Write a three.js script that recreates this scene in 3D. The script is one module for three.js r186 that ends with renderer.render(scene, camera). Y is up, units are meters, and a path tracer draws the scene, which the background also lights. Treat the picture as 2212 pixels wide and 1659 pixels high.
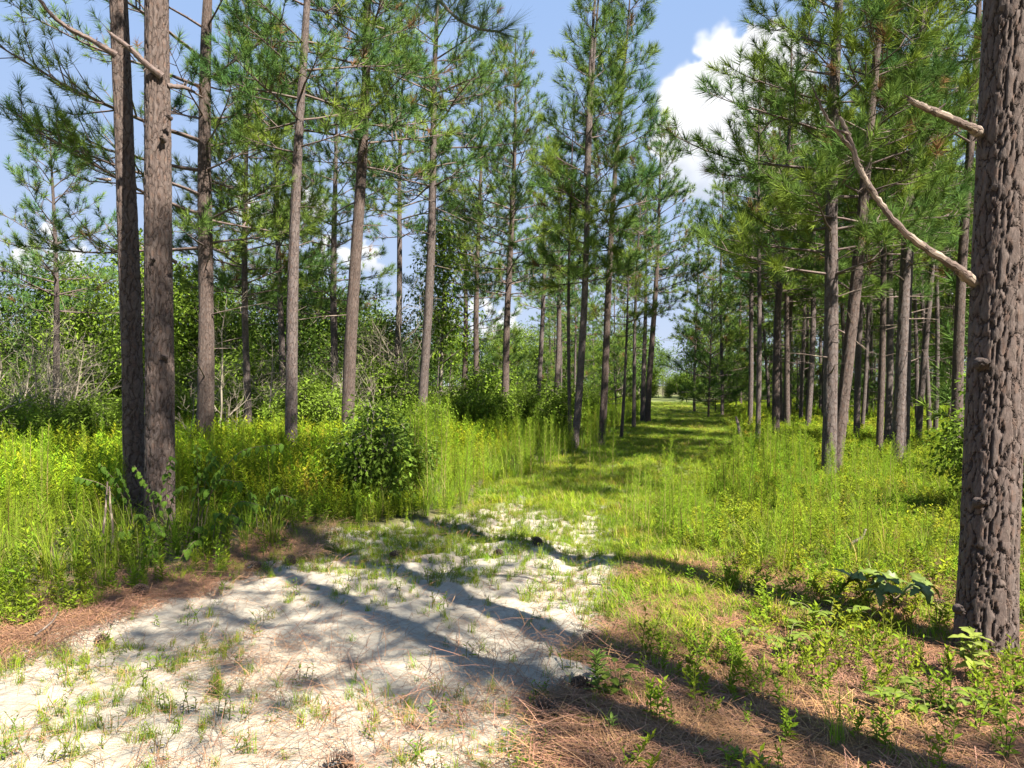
import * as THREE from 'three';

// ---------------------------------------------------------------- camera, sky, sun, exposure
const scene = new THREE.Scene();
const EYE = 1.6, F = 1664, CX = 1106, CY = 829;          // focal length and centre in units of a 2212 x 1659 picture
const camera = new THREE.PerspectiveCamera(53, 4 / 3, 0.05, 900);
camera.position.set(0, EYE, 0);
camera.lookAt(0, EYE, -10);
const renderer = new THREE.WebGLRenderer({ antialias: true });
renderer.toneMapping = THREE.LinearToneMapping;
renderer.toneMappingExposure = 4.1;
renderer.shadowMap.enabled = true;
const SUN_DIR = new THREE.Vector3(0.80, 1.22, 0.60).normalize();
const sun = new THREE.DirectionalLight(new THREE.Color(1.0, 0.94, 0.83), 5.0);
sun.position.copy(SUN_DIR).multiplyScalar(60); sun.target.position.set(0, 0, -12);
sun.castShadow = true; sun.shadow.radius = 1;
sun.shadow.mapSize.set(4096, 4096);
Object.assign(sun.shadow.camera, { left: -45, right: 45, top: 45, bottom: -45, near: 1, far: 160 });
scene.add(sun, sun.target);

// ---------------------------------------------------------------- random numbers and noise
function rng(seed) { let s = (seed * 2654435761) >>> 0; return () => { s = (s + 0x6d2b79f5) | 0; let t = Math.imul(s ^ (s >>> 15), 1 | s); t = (t + Math.imul(t ^ (t >>> 7), 61 | t)) ^ t; return ((t ^ (t >>> 14)) >>> 0) / 4294967296; }; }
function hash(x, y, z = 0) { let h = Math.imul(x | 0, 374761393) + Math.imul(y | 0, 668265263) + Math.imul(z | 0, 2147483647 ^ 1274126177); h = Math.imul(h ^ (h >>> 13), 1274126177); h ^= h >>> 16; return (h >>> 0) / 4294967296; }
const fade = (t) => t * t * (3 - 2 * t), mix = (a, b, t) => a + (b - a) * t, clamp = (x, a = 0, b = 1) => Math.min(b, Math.max(a, x));
const smooth = (a, b, x) => { const t = clamp((x - a) / (b - a)); return t * t * (3 - 2 * t); };
function noise(x, y, wrap = 0, seed = 0) {
  const ix = Math.floor(x), iy = Math.floor(y), u = fade(x - ix), v = fade(y - iy), w = wrap ? (k) => ((k % wrap) + wrap) % wrap : (k) => k;
  return mix(mix(hash(w(ix), w(iy), seed), hash(w(ix + 1), w(iy), seed), u), mix(hash(w(ix), w(iy + 1), seed), hash(w(ix + 1), w(iy + 1), seed), u), v);
}
function fbm(x, y, oct = 4, wrap = 0, seed = 0) { let a = 0.5, s = 0, n = 0; for (let i = 0; i < oct; i++) { s += a * noise(x, y, wrap, seed + i * 17); n += a; a *= 0.5; x *= 2; y *= 2; wrap *= 2; } return s / n; }
function table(pts, x) { if (x <= pts[0][0]) return pts[0][1]; for (let i = 1; i < pts.length; i++) if (x <= pts[i][0]) return mix(pts[i - 1][1], pts[i][1], (x - pts[i - 1][0]) / (pts[i][0] - pts[i - 1][0])); return pts[pts.length - 1][1]; }

// ---------------------------------------------------------------- the sky: blue air with cumulus clouds all round
{
  const W = 3072, H = 1536, data = new Float32Array(W * H * 4), clouds = [], r = rng(77), D = Math.PI / 180;
  // azimuth measured clockwise from the view direction; each cloud is a heap of round puffs on a flat soft base
  const heap = (az, el, w, h, n, seed) => { const q = rng(seed), puffs = []; for (let i = 0; i < n; i++) { const u = q() * 2 - 1, top = Math.sqrt(Math.max(0, 1 - u * u * 0.85)); const v = q() * top; puffs.push([az + u * w * 0.5, el + v * h * 0.8, (0.14 + 0.16 * q()) * Math.min(w, h) * (1.1 - 0.4 * v)]); } clouds.push({ az, el, w, h, puffs, seed }); };
  heap(16.6, 14.6, 8.8, 11.2, 150, 5);
  heap(-2.0, 3.4, 6, 3.2, 20, 8); heap(-31, 7.2, 4, 3.0, 16, 13); heap(-12, 8.5, 5, 2.6, 18, 21); heap(27, 5, 9, 5, 26, 30); heap(-17, 11.5, 6, 3.5, 24, 44);
  for (let k = 0; k < 26; k++) { const az = 45 + ((k + r() * 0.8) / 26) * 272; heap(az, 5 + r() * 24, 5 + r() * 9, 3 + r() * 8, 34, 100 + k); }
  for (let row = 0; row < H; row++) {
    const el = ((row + 0.5) / H - 0.5) * 180, e = Math.max(el, 0) / 90;
    const t = Math.pow(e, 0.37), R0 = mix(0.205, 0.028, t), G0 = mix(0.220, 0.090, t), B0 = mix(0.242, 0.216, t);
    for (let col = 0; col < W; col++) {
      const o = (row * W + col) * 4; let R = R0, G = G0, B = B0;
      let az = ((col + 0.5) / W - 0.5) * 360 + 90; if (az > 180) az -= 360;
      if (el > -2) for (const c of clouds) {
        let da = az - c.az; if (da > 180) da -= 360; if (da < -180) da += 360;
        if (Math.abs(da) > c.w * 1.1 || el < c.el - c.h * 0.6 || el > c.el + c.h * 1.4) continue;
        const wx = (fbm(az * 0.9 + 40, el * 0.9 + c.seed, 4) - 0.5) * 2.6, wy = (fbm(az * 0.9 + 90, el * 0.9 + c.seed + 31, 4) - 0.5) * 2.6;
        let dens = 0, shade = 0;
        for (const [pa, pe, pr] of c.puffs) { let dx = az + wx * 0.7 - pa; if (dx > 180) dx -= 360; if (dx < -180) dx += 360; const dy = el + wy * 0.7 - pe, q = 1 - (dx * dx + dy * dy) / (pr * pr); if (q > 0) { dens += q * 1.5; shade += q * (dy / pr * 0.5 + dx / pr * 0.35); } }
        const base = smooth(c.el - c.h * 0.45, c.el + c.h * 0.35, el), a = smooth(0.02, 1.3, dens) * mix(0.35, 1, base);
        if (a <= 0) continue;
        const lit = clamp(0.66 + 0.30 * base + 0.16 * shade / (dens + 0.3) + (fbm(az * 1.1, el * 1.1, 4, 0, 3) - 0.5) * 0.34, 0.5, 1.08);
        R = mix(R, 0.290 * lit, a); G = mix(G, 0.292 * (0.04 + 0.96 * lit), a); B = mix(B, 0.298 * (0.10 + 0.90 * lit), a);
      }
      data[o] = R; data[o + 1] = G; data[o + 2] = B; data[o + 3] = 1;
    }
  }
  const tex = new THREE.DataTexture(data, W, H, THREE.RGBAFormat, THREE.FloatType);
  tex.mapping = THREE.EquirectangularReflectionMapping; tex.magFilter = THREE.LinearFilter; tex.needsUpdate = true;
  scene.background = tex; scene.environment = tex;
}

// ---------------------------------------------------------------- helpers
const V = (x, y, z) => new THREE.Vector3(x, y, z);
const at = (px, py, d) => V(((px - CX) / F) * d, EYE + ((CY - py) / F) * d, -d);          // a direction in the picture and a depth to a place
const lin = (r, g, b) => new THREE.Color().setRGB(r, g, b);
const names = new Map(), STEM = new Map();                         // STEM: a label that ends in a blank is completed by what the thing stands by
function numbered(name) { const n = names.get(name) ?? 0; names.set(name, n + 1); return n ? name + '_' + String(n).padStart(3, '0') : name; }
function tag(o, label, category, group, kind) { o.userData.label = label; if (category) o.userData.category = category; if (group) o.userData.group = group; if (kind) o.userData.kind = kind; return o; }
function thing(name, p, label, category, group) { const g = new THREE.Group(); g.name = numbered(name); g.position.copy(p); scene.add(g); STEM.set(g, label); return tag(g, label && / $/.test(label) ? label + whereIs(p) : label, category, group); }
function part(name, geometry, material, parent, kind) { const m = new THREE.Mesh(geometry, material); m.name = name; if (kind) m.userData.kind = kind; parent.add(m); return m; }
function copyOf(o, p, turn, s, label, group) { const c = o.clone(); c.name = numbered(o.name.replace(/_\d{3}$/, '')); c.position.copy(p); c.rotation.y = turn; c.scale.setScalar(s); c.userData = { ...o.userData }; c.userData.label = STEM.get(o) ?? c.userData.label; if (label) c.userData.label = label; if (/ $/.test(c.userData.label)) c.userData.label += whereIs(p); if (group) c.userData.group = group; scene.add(c); return c; }

// what a far thing stands by, told from where it appears
const WHERE = [[230, 'left of the dark pine pair'], [430, 'behind the dark pine pair'], [700, 'behind the pale sunlit trunks'], [900, 'behind the leaning pale trunk'], [1130, 'behind the full middle pine'], [1400, 'behind the slender forked pine'], [1530, 'at the end of the track'], [1720, 'between the track and the two-toned pine'], [1860, 'behind the twin-trunk pine'], [2060, 'behind the two touching pines'], [1e9, 'beyond the thick right trunk']];
const whereIs = (p) => { const px = CX + (p.x / -p.z) * F; return WHERE.find(([x]) => px < x)[1]; };
class GB {                                                        // collects triangles with colours and uv
  constructor() { this.p = []; this.c = []; this.u = []; this.i = []; this.n = 0; }
  v(x, y, z, c, a = 0, b = 0) { this.p.push(x, y, z); this.c.push(c[0], c[1], c[2]); this.u.push(a, b); return this.n++; }
  t(a, b, c) { this.i.push(a, b, c); }
  build() {
    const g = new THREE.BufferGeometry();
    g.setAttribute('position', new THREE.BufferAttribute(new Float32Array(this.p), 3));
    g.setAttribute('color', new THREE.BufferAttribute(new Float32Array(this.c), 3));
    g.setAttribute('uv', new THREE.BufferAttribute(new Float32Array(this.u), 2));
    g.setIndex(new THREE.BufferAttribute(new Uint32Array(this.i), 1)); g.computeVertexNormals();
    return g;
  }
}
const WHITE = [1, 1, 1];
function frame(t) { const a = Math.abs(t.y) < 0.9 ? V(0, 1, 0) : V(1, 0, 0); const x = a.cross(t).normalize(); return [x, t.clone().cross(x)]; }
function tube(gb, pts, radii, sides, col = WHITE, tile = [0.5, 1.0], capped = true) {       // a tapered limb through points
  let len = 0, first = gb.n; const k = Math.max(1, Math.round((2 * Math.PI * radii[0]) / tile[0]));
  let x = null;
  for (let j = 0; j < pts.length; j++) {
    const t = (j < pts.length - 1 ? pts[j + 1].clone().sub(pts[j]) : pts[j].clone().sub(pts[j - 1])).normalize();
    if (!x) x = frame(t)[0]; else { x.addScaledVector(t, -x.dot(t)); if (x.lengthSq() < 1e-8) x = frame(t)[0]; x.normalize(); }
    const y = t.clone().cross(x);
    if (j) len += pts[j].distanceTo(pts[j - 1]);
    for (let s = 0; s <= sides; s++) { const a = (s / sides) * 2 * Math.PI, ca = Math.cos(a) * radii[j], sa = Math.sin(a) * radii[j]; gb.v(pts[j].x + x.x * ca + y.x * sa, pts[j].y + x.y * ca + y.y * sa, pts[j].z + x.z * ca + y.z * sa, col, (s / sides) * k, len / tile[1]); }
  }
  const w = sides + 1;
  for (let j = 0; j < pts.length - 1; j++) for (let s = 0; s < sides; s++) { const a = first + j * w + s, b = a + 1, c = a + w, d = c + 1; gb.t(a, b, d); gb.t(a, d, c); }
  if (capped) { const q = pts.length - 1, e = gb.v(pts[q].x, pts[q].y, pts[q].z, col); for (let s = 0; s < sides; s++) gb.t(first + q * w + s, first + q * w + s + 1, e); }
}
function leaf(gb, p, dir, up, len, wid, fold, col, curl = 0) {                                // a folded ovate leaf of four triangles
  const s = dir.clone().cross(up).normalize(), n = s.clone().cross(dir).normalize();
  const pt = (a, b, h) => gb.v(p.x + dir.x * a + s.x * b + n.x * h, p.y + dir.y * a + s.y * b + n.y * h, p.z + dir.z * a + s.z * b + n.z * h, col);
  const b0 = pt(0, 0, 0), m = pt(len * 0.45, 0, -fold * wid * 0.5), l = pt(len * 0.42, wid / 2, fold * wid * 0.3), r = pt(len * 0.42, -wid / 2, fold * wid * 0.3), e = pt(len, 0, -curl * len);
  gb.t(b0, m, l); gb.t(b0, r, m); gb.t(m, e, l); gb.t(m, r, e);
}
function blade(gb, p, dir, up, len, wid, fold, col) {                                         // a small leaf of two triangles folded along its midrib
  const s = dir.clone().cross(up).normalize(), n = s.clone().cross(dir).normalize(), h = fold * wid * 0.5;
  const pt = (a, w, k) => gb.v(p.x + dir.x * a + s.x * w + n.x * k, p.y + dir.y * a + s.y * w + n.y * k, p.z + dir.z * a + s.z * w + n.z * k, col);
  const b0 = pt(0, 0, 0), l = pt(len * 0.42, wid / 2, h), r = pt(len * 0.42, -wid / 2, h), e = pt(len, 0, -len * 0.15);
  gb.t(b0, e, l); gb.t(b0, r, e);
}
function needle(gb, p, dir, len, w, col, side) {
  const s = side.clone().cross(dir).normalize().multiplyScalar(w / 2), e = p.clone().addScaledVector(dir, len);
  gb.t(gb.v(p.x + s.x, p.y + s.y, p.z + s.z, col), gb.v(p.x - s.x, p.y - s.y, p.z - s.z, col), gb.v(e.x, e.y, e.z, col));
}
const rv = (r) => { const z = r() * 2 - 1, a = r() * 6.2832, q = Math.sqrt(1 - z * z); return V(q * Math.cos(a), z, q * Math.sin(a)); };
function tuft(gb, p, dir, len, n, w, col, r) {                                                // a shoot with needles all round it
  const [x, y] = frame(dir), tl = len * 0.85, d = V(0, 0, 0), o = V(0, 0, 0), side = V(0, 0, 0);
  for (let k = 0; k < n; k++) {
    const u = Math.pow(r(), 0.75), a = r() * 6.2832, A = mix(1.25, 0.35, u) + (r() - 0.5) * 0.5, sa = Math.sin(A), ca = Math.cos(A);
    d.copy(dir).multiplyScalar(ca).addScaledVector(x, sa * Math.cos(a)).addScaledVector(y, sa * Math.sin(a)); d.y -= 0.10; d.normalize();
    o.copy(p).addScaledVector(dir, tl * (u - 0.55)); side.copy(rv(r));
    const q = 0.75 + 0.5 * r();
    needle(gb, o, d, len * (0.75 + 0.4 * r()), w * (0.8 + 0.4 * r()), [col[0] * q, col[1] * q, col[2] * q], side);
  }
}
function canvasTex(size, fn, srgb) {
  const d = new Uint8Array(size * size * 4);
  for (let y = 0; y < size; y++) for (let x = 0; x < size; x++) { const c = fn(x / size, y / size), o = (y * size + x) * 4; for (let k = 0; k < 3; k++) d[o + k] = clamp((srgb ? toS(c[k]) : c[k]) * 255 + 0.5, 0, 255); d[o + 3] = 255; }
  const t = new THREE.DataTexture(d, size, size); t.wrapS = t.wrapT = THREE.RepeatWrapping; t.magFilter = THREE.LinearFilter; t.minFilter = THREE.LinearMipmapLinearFilter; t.generateMipmaps = true; if (srgb) t.colorSpace = THREE.SRGBColorSpace; t.needsUpdate = true; return t;
}
const toS = (c) => (c <= 0.0031308 ? c * 12.92 : 1.055 * Math.pow(c, 1 / 2.4) - 0.055);

// ---------------------------------------------------------------- materials
// bark: long irregular plates with furrows between them; one tile is 0.5 m round and 1.0 m high
const BN = 1024, barkHeight = new Float32Array(BN * BN), barkCell = new Float32Array(BN * BN);
{
  const cells = (u, v, NX, NY, k) => {
    const cu = Math.floor(u), cv = Math.floor(v); let f1 = 9, f2 = 9, id = 0;
    for (let b = -1; b <= 1; b++) for (let a = -1; a <= 1; a++) {
      const X = ((cu + a) % NX + NX) % NX, Y = ((cv + b) % NY + NY) % NY, dx = cu + a + hash(X, Y, 7 + k) - u, dy = cv + b + hash(X, Y, 8 + k) - v, d = Math.sqrt(dx * dx + dy * dy);
      if (d < f1) { f2 = f1; f1 = d; id = hash(X, Y, 9 + k); } else if (d < f2) f2 = d;
    }
    return [f2 - f1, id];
  };
  for (let j = 0; j < BN; j++) for (let i = 0; i < BN; i++) {
    const u0 = i / BN, v0 = j / BN, w1 = fbm(u0 * 8, v0 * 8, 5, 8, 1) - 0.5, w2 = fbm(u0 * 8, v0 * 8, 5, 8, 2) - 0.5;
    const [e, id] = cells(u0 * 10 + w1 * 1.7, v0 * 7 + w2 * 2.2, 10, 7, 0), [e2, id2] = cells(u0 * 24 + w2 * 3, v0 * 22 + w1 * 3, 24, 22, 30);
    const fw = mix(0.04, 0.17, noise(u0 * 8 + 3, v0 * 16, 8, 13)), plate = smooth(fw * 0.55, fw, e), flake = Math.floor(id2 * 4) / 4, crack = smooth(0.0, 0.10, e2), fine = fbm(u0 * 64, v0 * 48, 3, 64, 6);
    barkHeight[j * BN + i] = clamp(plate * (0.62 + 0.07 * id + 0.12 * flake + 0.05 * crack) + 0.10 * fine);
    barkCell[j * BN + i] = plate < 0.4 ? -1 : id * 0.3 + flake * 0.7;
  }
}
const barkAt = (u, v) => { const x = (u - Math.floor(u)) * BN, y = (v - Math.floor(v)) * BN; return barkHeight[(Math.floor(y) % BN) * BN + (Math.floor(x) % BN)]; };
const barkBump = canvasTex(BN, (u, v) => { const h = barkAt(u, v); return [h, h, h]; }, false);
const barkMap = canvasTex(BN, (u, v) => {
  const c = barkCell[Math.min(BN - 1, Math.floor(v * BN)) * BN + Math.min(BN - 1, Math.floor(u * BN))], g = 0.75 + 0.5 * fbm(u * 64, v * 64, 4, 64, 11), s = noise(u * 128, v * 128, 128, 4);
  if (c < 0) return [0.085 * g, 0.058 * g, 0.049 * g];
  const k = clamp(c + (s - 0.5) * 0.5), rust = 0.5 * smooth(0.58, 0.70, fbm(u * 12, v * 10, 4, 2, 91)), lich = smooth(0.60, 0.66, fbm(u * 20, v * 20, 4, 20, 95)) * 0.6, a = [mix(0.112, 0.150, rust), mix(0.080, 0.085, rust), mix(0.069, 0.058, rust)], b = [mix(0.185, 0.215, Math.max(rust, lich)), mix(0.150, mix(0.135, 0.205, lich), Math.max(rust, lich)), mix(0.138, mix(0.098, 0.185, lich), Math.max(rust, lich))];
  return [mix(a[0], b[0], k) * g, mix(a[1], b[1], k) * g, mix(a[2], b[2], k) * g];
}, true);
const M = {};
M.bark = new THREE.MeshStandardMaterial({ name: 'pine bark', map: barkMap, bumpMap: barkBump, bumpScale: 0.018, roughness: 0.95, color: lin(0.66, 0.66, 0.67) });
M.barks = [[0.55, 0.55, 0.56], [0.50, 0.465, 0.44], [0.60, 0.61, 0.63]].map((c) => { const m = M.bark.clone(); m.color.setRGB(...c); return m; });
M.knot = new THREE.MeshStandardMaterial({ name: 'knot bark', map: barkMap, bumpMap: barkBump, bumpScale: 0.014, roughness: 0.95, color: lin(0.42, 0.38, 0.36) });
M.branch = new THREE.MeshStandardMaterial({ name: 'branch bark', map: barkMap, roughness: 0.95, color: lin(0.75, 0.72, 0.72) });
const woodMap = canvasTex(256, (u, v) => { const g = 0.6 + 0.8 * fbm(u * 24, v * 4, 4, 4, 21) * (0.75 + 0.5 * noise(u * 64, v * 8, 8, 3)); return [g, g * 0.96, g * 0.9]; }, true);
const deadMap = canvasTex(512, (u, v) => { const g = 0.65 + 0.7 * fbm(u * 32, v * 6, 4, 4, 21), k = smooth(0.47, 0.53, fbm(u * 6, v * 6, 5, 6, 25)), q = 0.7 + 0.6 * fbm(u * 24, v * 24, 3, 24, 27); return [mix(0.215 * g, 0.095 * q, k), mix(0.165 * g, 0.066 * q, k), mix(0.130 * g, 0.054 * q, k)]; }, true);
const deadBump = canvasTex(512, (u, v) => { const k = smooth(0.47, 0.53, fbm(u * 6, v * 6, 5, 6, 25)), g = 0.3 * fbm(u * 48, v * 8, 4, 8, 21) + k * (0.4 + 0.3 * fbm(u * 24, v * 24, 3, 24, 27)); return [g, g, g]; }, false);
M.deadwood = new THREE.MeshStandardMaterial({ name: 'dead limb wood', map: deadMap, bumpMap: deadBump, bumpScale: 0.012, roughness: 0.92 });
M.palewood = new THREE.MeshStandardMaterial({ name: 'bleached sapling wood', roughness: 0.9, color: lin(0.20, 0.168, 0.125) });
M.greystem = new THREE.MeshStandardMaterial({ name: 'hardwood stem', roughness: 0.92, color: lin(0.17, 0.145, 0.115) });
M.stem = new THREE.MeshStandardMaterial({ name: 'weed stem', roughness: 0.9, vertexColors: true });
const foliage = (name, tr, rough = 1) => new THREE.MeshPhysicalMaterial({ name, vertexColors: true, side: THREE.DoubleSide, transmission: tr, thickness: 0, roughness: rough, specularIntensity: 0.1 });
M.needles = foliage('pine needles', 0.12);
M.leaves = foliage('broad leaves', 0.36);
M.weed = foliage('weed leaves', 0.46);
M.glossleaf = new THREE.MeshPhysicalMaterial({ name: 'glossy oak leaf', vertexColors: true, side: THREE.DoubleSide, roughness: 0.5, specularIntensity: 0.6 });
M.straw = new THREE.MeshStandardMaterial({ name: 'dry needles', vertexColors: true, side: THREE.DoubleSide, roughness: 0.8 });
M.cone = new THREE.MeshStandardMaterial({ name: 'pine cone', vertexColors: true, side: THREE.DoubleSide, roughness: 0.85 });

// ---------------------------------------------------------------- the lie of the land (x across, d = depth from the camera)
const pathX = (d) => table([[2, -0.9], [4, -0.6], [7, 0.15], [10, 0.75], [14, 2.0], [20, 4.0], [30, 6.7], [53, 11.6], [90, 19]], d);
const pathHalf = (d) => table([[2, 2.2], [6, 1.6], [9, 1.25], [11, 1.5], [14, 1.7], [20, 1.95], [30, 2.2], [60, 3.0]], d);
const sandL = (d) => table([[1, -6.4], [3, -5.6], [4.2, -4.1], [4.7, -3.45], [5.8, -3.0], [6.6, -2.45], [8.3, -2.15], [9.2, -1.0], [9.8, 0]], d);
const sandR = (d) => table([[1, 0.35], [3.2, 0.42], [4, 0.52], [4.7, 0.58], [5.9, 0.78], [7.6, 1.05], [9.2, 0.9], [9.8, 0]], d);
function sandMask(x, d) {
  const wob = (fbm(x * 1.6 + 7, d * 1.6 + 3, 4) - 0.5) * 1.0 + (noise(x * 7, d * 7) - 0.5) * 0.16;
  let s = smooth(-0.15, 0.16, Math.min(x - sandL(d), sandR(d) - x) + wob * 0.55 - smooth(7.0, 9.4, d) * 0.22);
  for (const k of [-0.62, 0.42]) { const q = Math.abs(x - pathX(d) - k) + wob * 0.2; s = Math.max(s, (1 - smooth(0.12, 0.26, q)) * smooth(5.5, 6.5, d) * (1 - smooth(9.2, 11.5, d))); }
  return s;
}
function strawMask(x, d) {
  const wob = (fbm(x * 1.1 + 31, d * 1.1 + 13, 4) - 0.5) * 1.6;
  const right = smooth(-0.1, 0.15, x - sandR(d) + wob * 0.2) * (1 - smooth(3.7, 4.8, d - Math.max(0, x - 1.2) * 0.18 + wob * 0.8));
  const left = smooth(-0.1, 0.25, sandL(d) - x + 0.35 + wob * 0.4) * (1 - smooth(-0.05, 0.32, sandL(d) - x + wob * 0.4)) * (1 - smooth(7.4, 8.4, d));
  return Math.max(right, left) * (1 - sandMask(x, d));
}
const onPath = (x, d) => 1 - smooth(pathHalf(d) * 0.75, pathHalf(d) * 1.2, Math.abs(x - pathX(d)) + (fbm(x * 0.8, d * 0.8, 3) - 0.5) * 0.9);
function groundY(x, z) {
  const d = -z; let y = (fbm(x * 0.33 + 5, z * 0.33 + 9, 3) - 0.5) * 0.22;
  if (d > 1 && d < 12 && Math.abs(x) < 7) {
    const s = sandMask(x, d);
    y += s * ((fbm(x * 2.1, d * 2.1, 4, 0, 5) - 0.5) * 0.12 + (fbm(x * 6, d * 6, 3, 0, 8) - 0.5) * 0.048 + (noise(x * 13, d * 13, 0, 9) - 0.5) * 0.018) - s * 0.02;
    y += 0.15 * Math.exp(-(((x + 2.15) / 0.45) ** 2 + ((d - 8.0) / 0.6) ** 2));                 // heap of sand beside the left pines
    y += 0.10 * Math.exp(-(((x - 0.30) / 0.28) ** 2 + ((d - 4.25) / 0.22) ** 2));
    y += (1 - s) * (fbm(x * 3, d * 3, 3, 0, 12) - 0.5) * 0.05;
    for (const k of [-0.62, 0.42]) y -= 0.05 * Math.exp(-(((x - pathX(d) - k) / 0.16) ** 2)) * smooth(5.5, 6.8, d) * (1 - smooth(10, 12, d)) * (1 + 0.5 * Math.sin(d * 34));
  }
  return y - table([[0, 0], [60, 0], [400, 0]], d);
}
const onGround = (x, d, sink = 0) => V(x, groundY(x, -d) - sink, -d);
{
  const axis = (lo, dense0, dense1, hi, step, grow) => { const a = []; let s = step; for (let v = dense0; v > lo; v -= s, s *= grow) a.unshift(v); a.unshift(lo); s = step; for (let v = dense0 + step; v < dense1; v += step) a.push(v); for (let v = dense1; v < hi; v += s, s *= grow) a.push(v); a.push(hi); return a; };
  const xs = axis(-500, -4.4, 3.6, 500, 0.032, 1.045), zs = axis(-600, -9.4, -1.6, 300, 0.032, 1.045);
  const gb = new GB(), sand = [0.42, 0.372, 0.298], straw = [0.20, 0.108, 0.056], soil = [0.10, 0.085, 0.030], green = [0.16, 0.19, 0.045];
  for (const z of zs) for (const x of xs) {
    const d = -z, near = d > 0.5 && d < 13 && Math.abs(x) < 8, s = near ? sandMask(x, d) : 0, w = near ? strawMask(x, d) : 0, p = onPath(x, d);
    const n1 = fbm(x * 2.3, z * 2.3, 4, 0, 40), n2 = fbm(x * 9, z * 9, 3, 0, 41), c = [0, 0, 0];
    const litter = smooth(0.52, 0.70, fbm(x * 1.7 + 9, z * 3.1, 4, 0, 44) * 0.6 + n2 * 0.4) * 0.25;
    for (let k = 0; k < 3; k++) {
      const base = mix(soil[k], green[k], clamp(p * 0.8 + 0.35 * n1)), sd = mix(sand[k] * (0.86 + 0.28 * n2), straw[k] * 1.1, litter), st = straw[k] * (0.6 + 0.8 * n2);
      c[k] = mix(mix(base * (0.7 + 0.6 * n2), st, w), sd, s);
    }
    gb.v(x, groundY(x, z), z, c, x / 0.9, z / 0.9);
  }
  const W = xs.length;
  for (let j = 0; j < zs.length - 1; j++) for (let i = 0; i < W - 1; i++) { const a = j * W + i; gb.t(a, a + W, a + W + 1); gb.t(a, a + W + 1, a + 1); }
  const grain = canvasTex(512, (u, v) => { const g = 0.62 + 0.42 * fbm(u * 24, v * 24, 4, 24, 51) + 0.22 * (hash(Math.floor(u * 512), Math.floor(v * 512), 2) - 0.5); return [g, g * 0.99, g * 0.97]; }, true);
  const bump = canvasTex(512, (u, v) => { const g = 0.7 * fbm(u * 20, v * 20, 5, 20, 61) + 0.3 * hash(Math.floor(u * 512), Math.floor(v * 512), 5); return [g, g, g]; }, false);
  M.ground = new THREE.MeshStandardMaterial({ name: 'sandy ground', vertexColors: true, map: grain, bumpMap: bump, bumpScale: 0.02, roughness: 0.97 });
  const g = part('ground', gb.build(), M.ground, scene); tag(g, 'pale sandy ground with grass, pine straw and wheel tracks', 'ground', null, 'structure');
}

// ---------------------------------------------------------------- pines
// a trunk whose bark stands out in real relief; rows and sides set how fine it is
function trunkGeometry(path, radius, h, sides, rows, relief, seed, pow = 1) {
  const gb = new GB(), k = Math.max(1, Math.round((2 * Math.PI * radius(0.3)) / 0.5)), off = hash(seed, 3) * 5;
  for (let j = 0; j <= rows; j++) {
    const y = Math.pow(j / rows, pow) * h, c = path(y), R = radius(y);
    for (let s = 0; s <= sides; s++) {
      const a = (s / sides) * 2 * Math.PI, u = (s / sides) * k + off, v = y / 1.0 + off;
      const lump = 1 + (noise(Math.cos(a) * 1.3 + 5 + seed, Math.sin(a) * 1.3 + y * 0.8) - 0.5) * 0.14 + Math.exp(-Math.max(0, y) / 0.22) * (0.14 + 0.11 * Math.sin(a * 4 + seed));
      const r = R * lump + relief * (barkAt(u, v) - 0.55);
      gb.v(c.x + Math.cos(a) * r, y - 0.12 * (1 - j / rows), c.z - Math.sin(a) * r, WHITE, u, v);
    }
  }
  const w = sides + 1;
  for (let j = 0; j < rows; j++) for (let s = 0; s < sides; s++) { const a = j * w + s; gb.t(a, a + 1, a + w + 1); gb.t(a, a + w + 1, a + w); }
  return gb.build();
}
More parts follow.
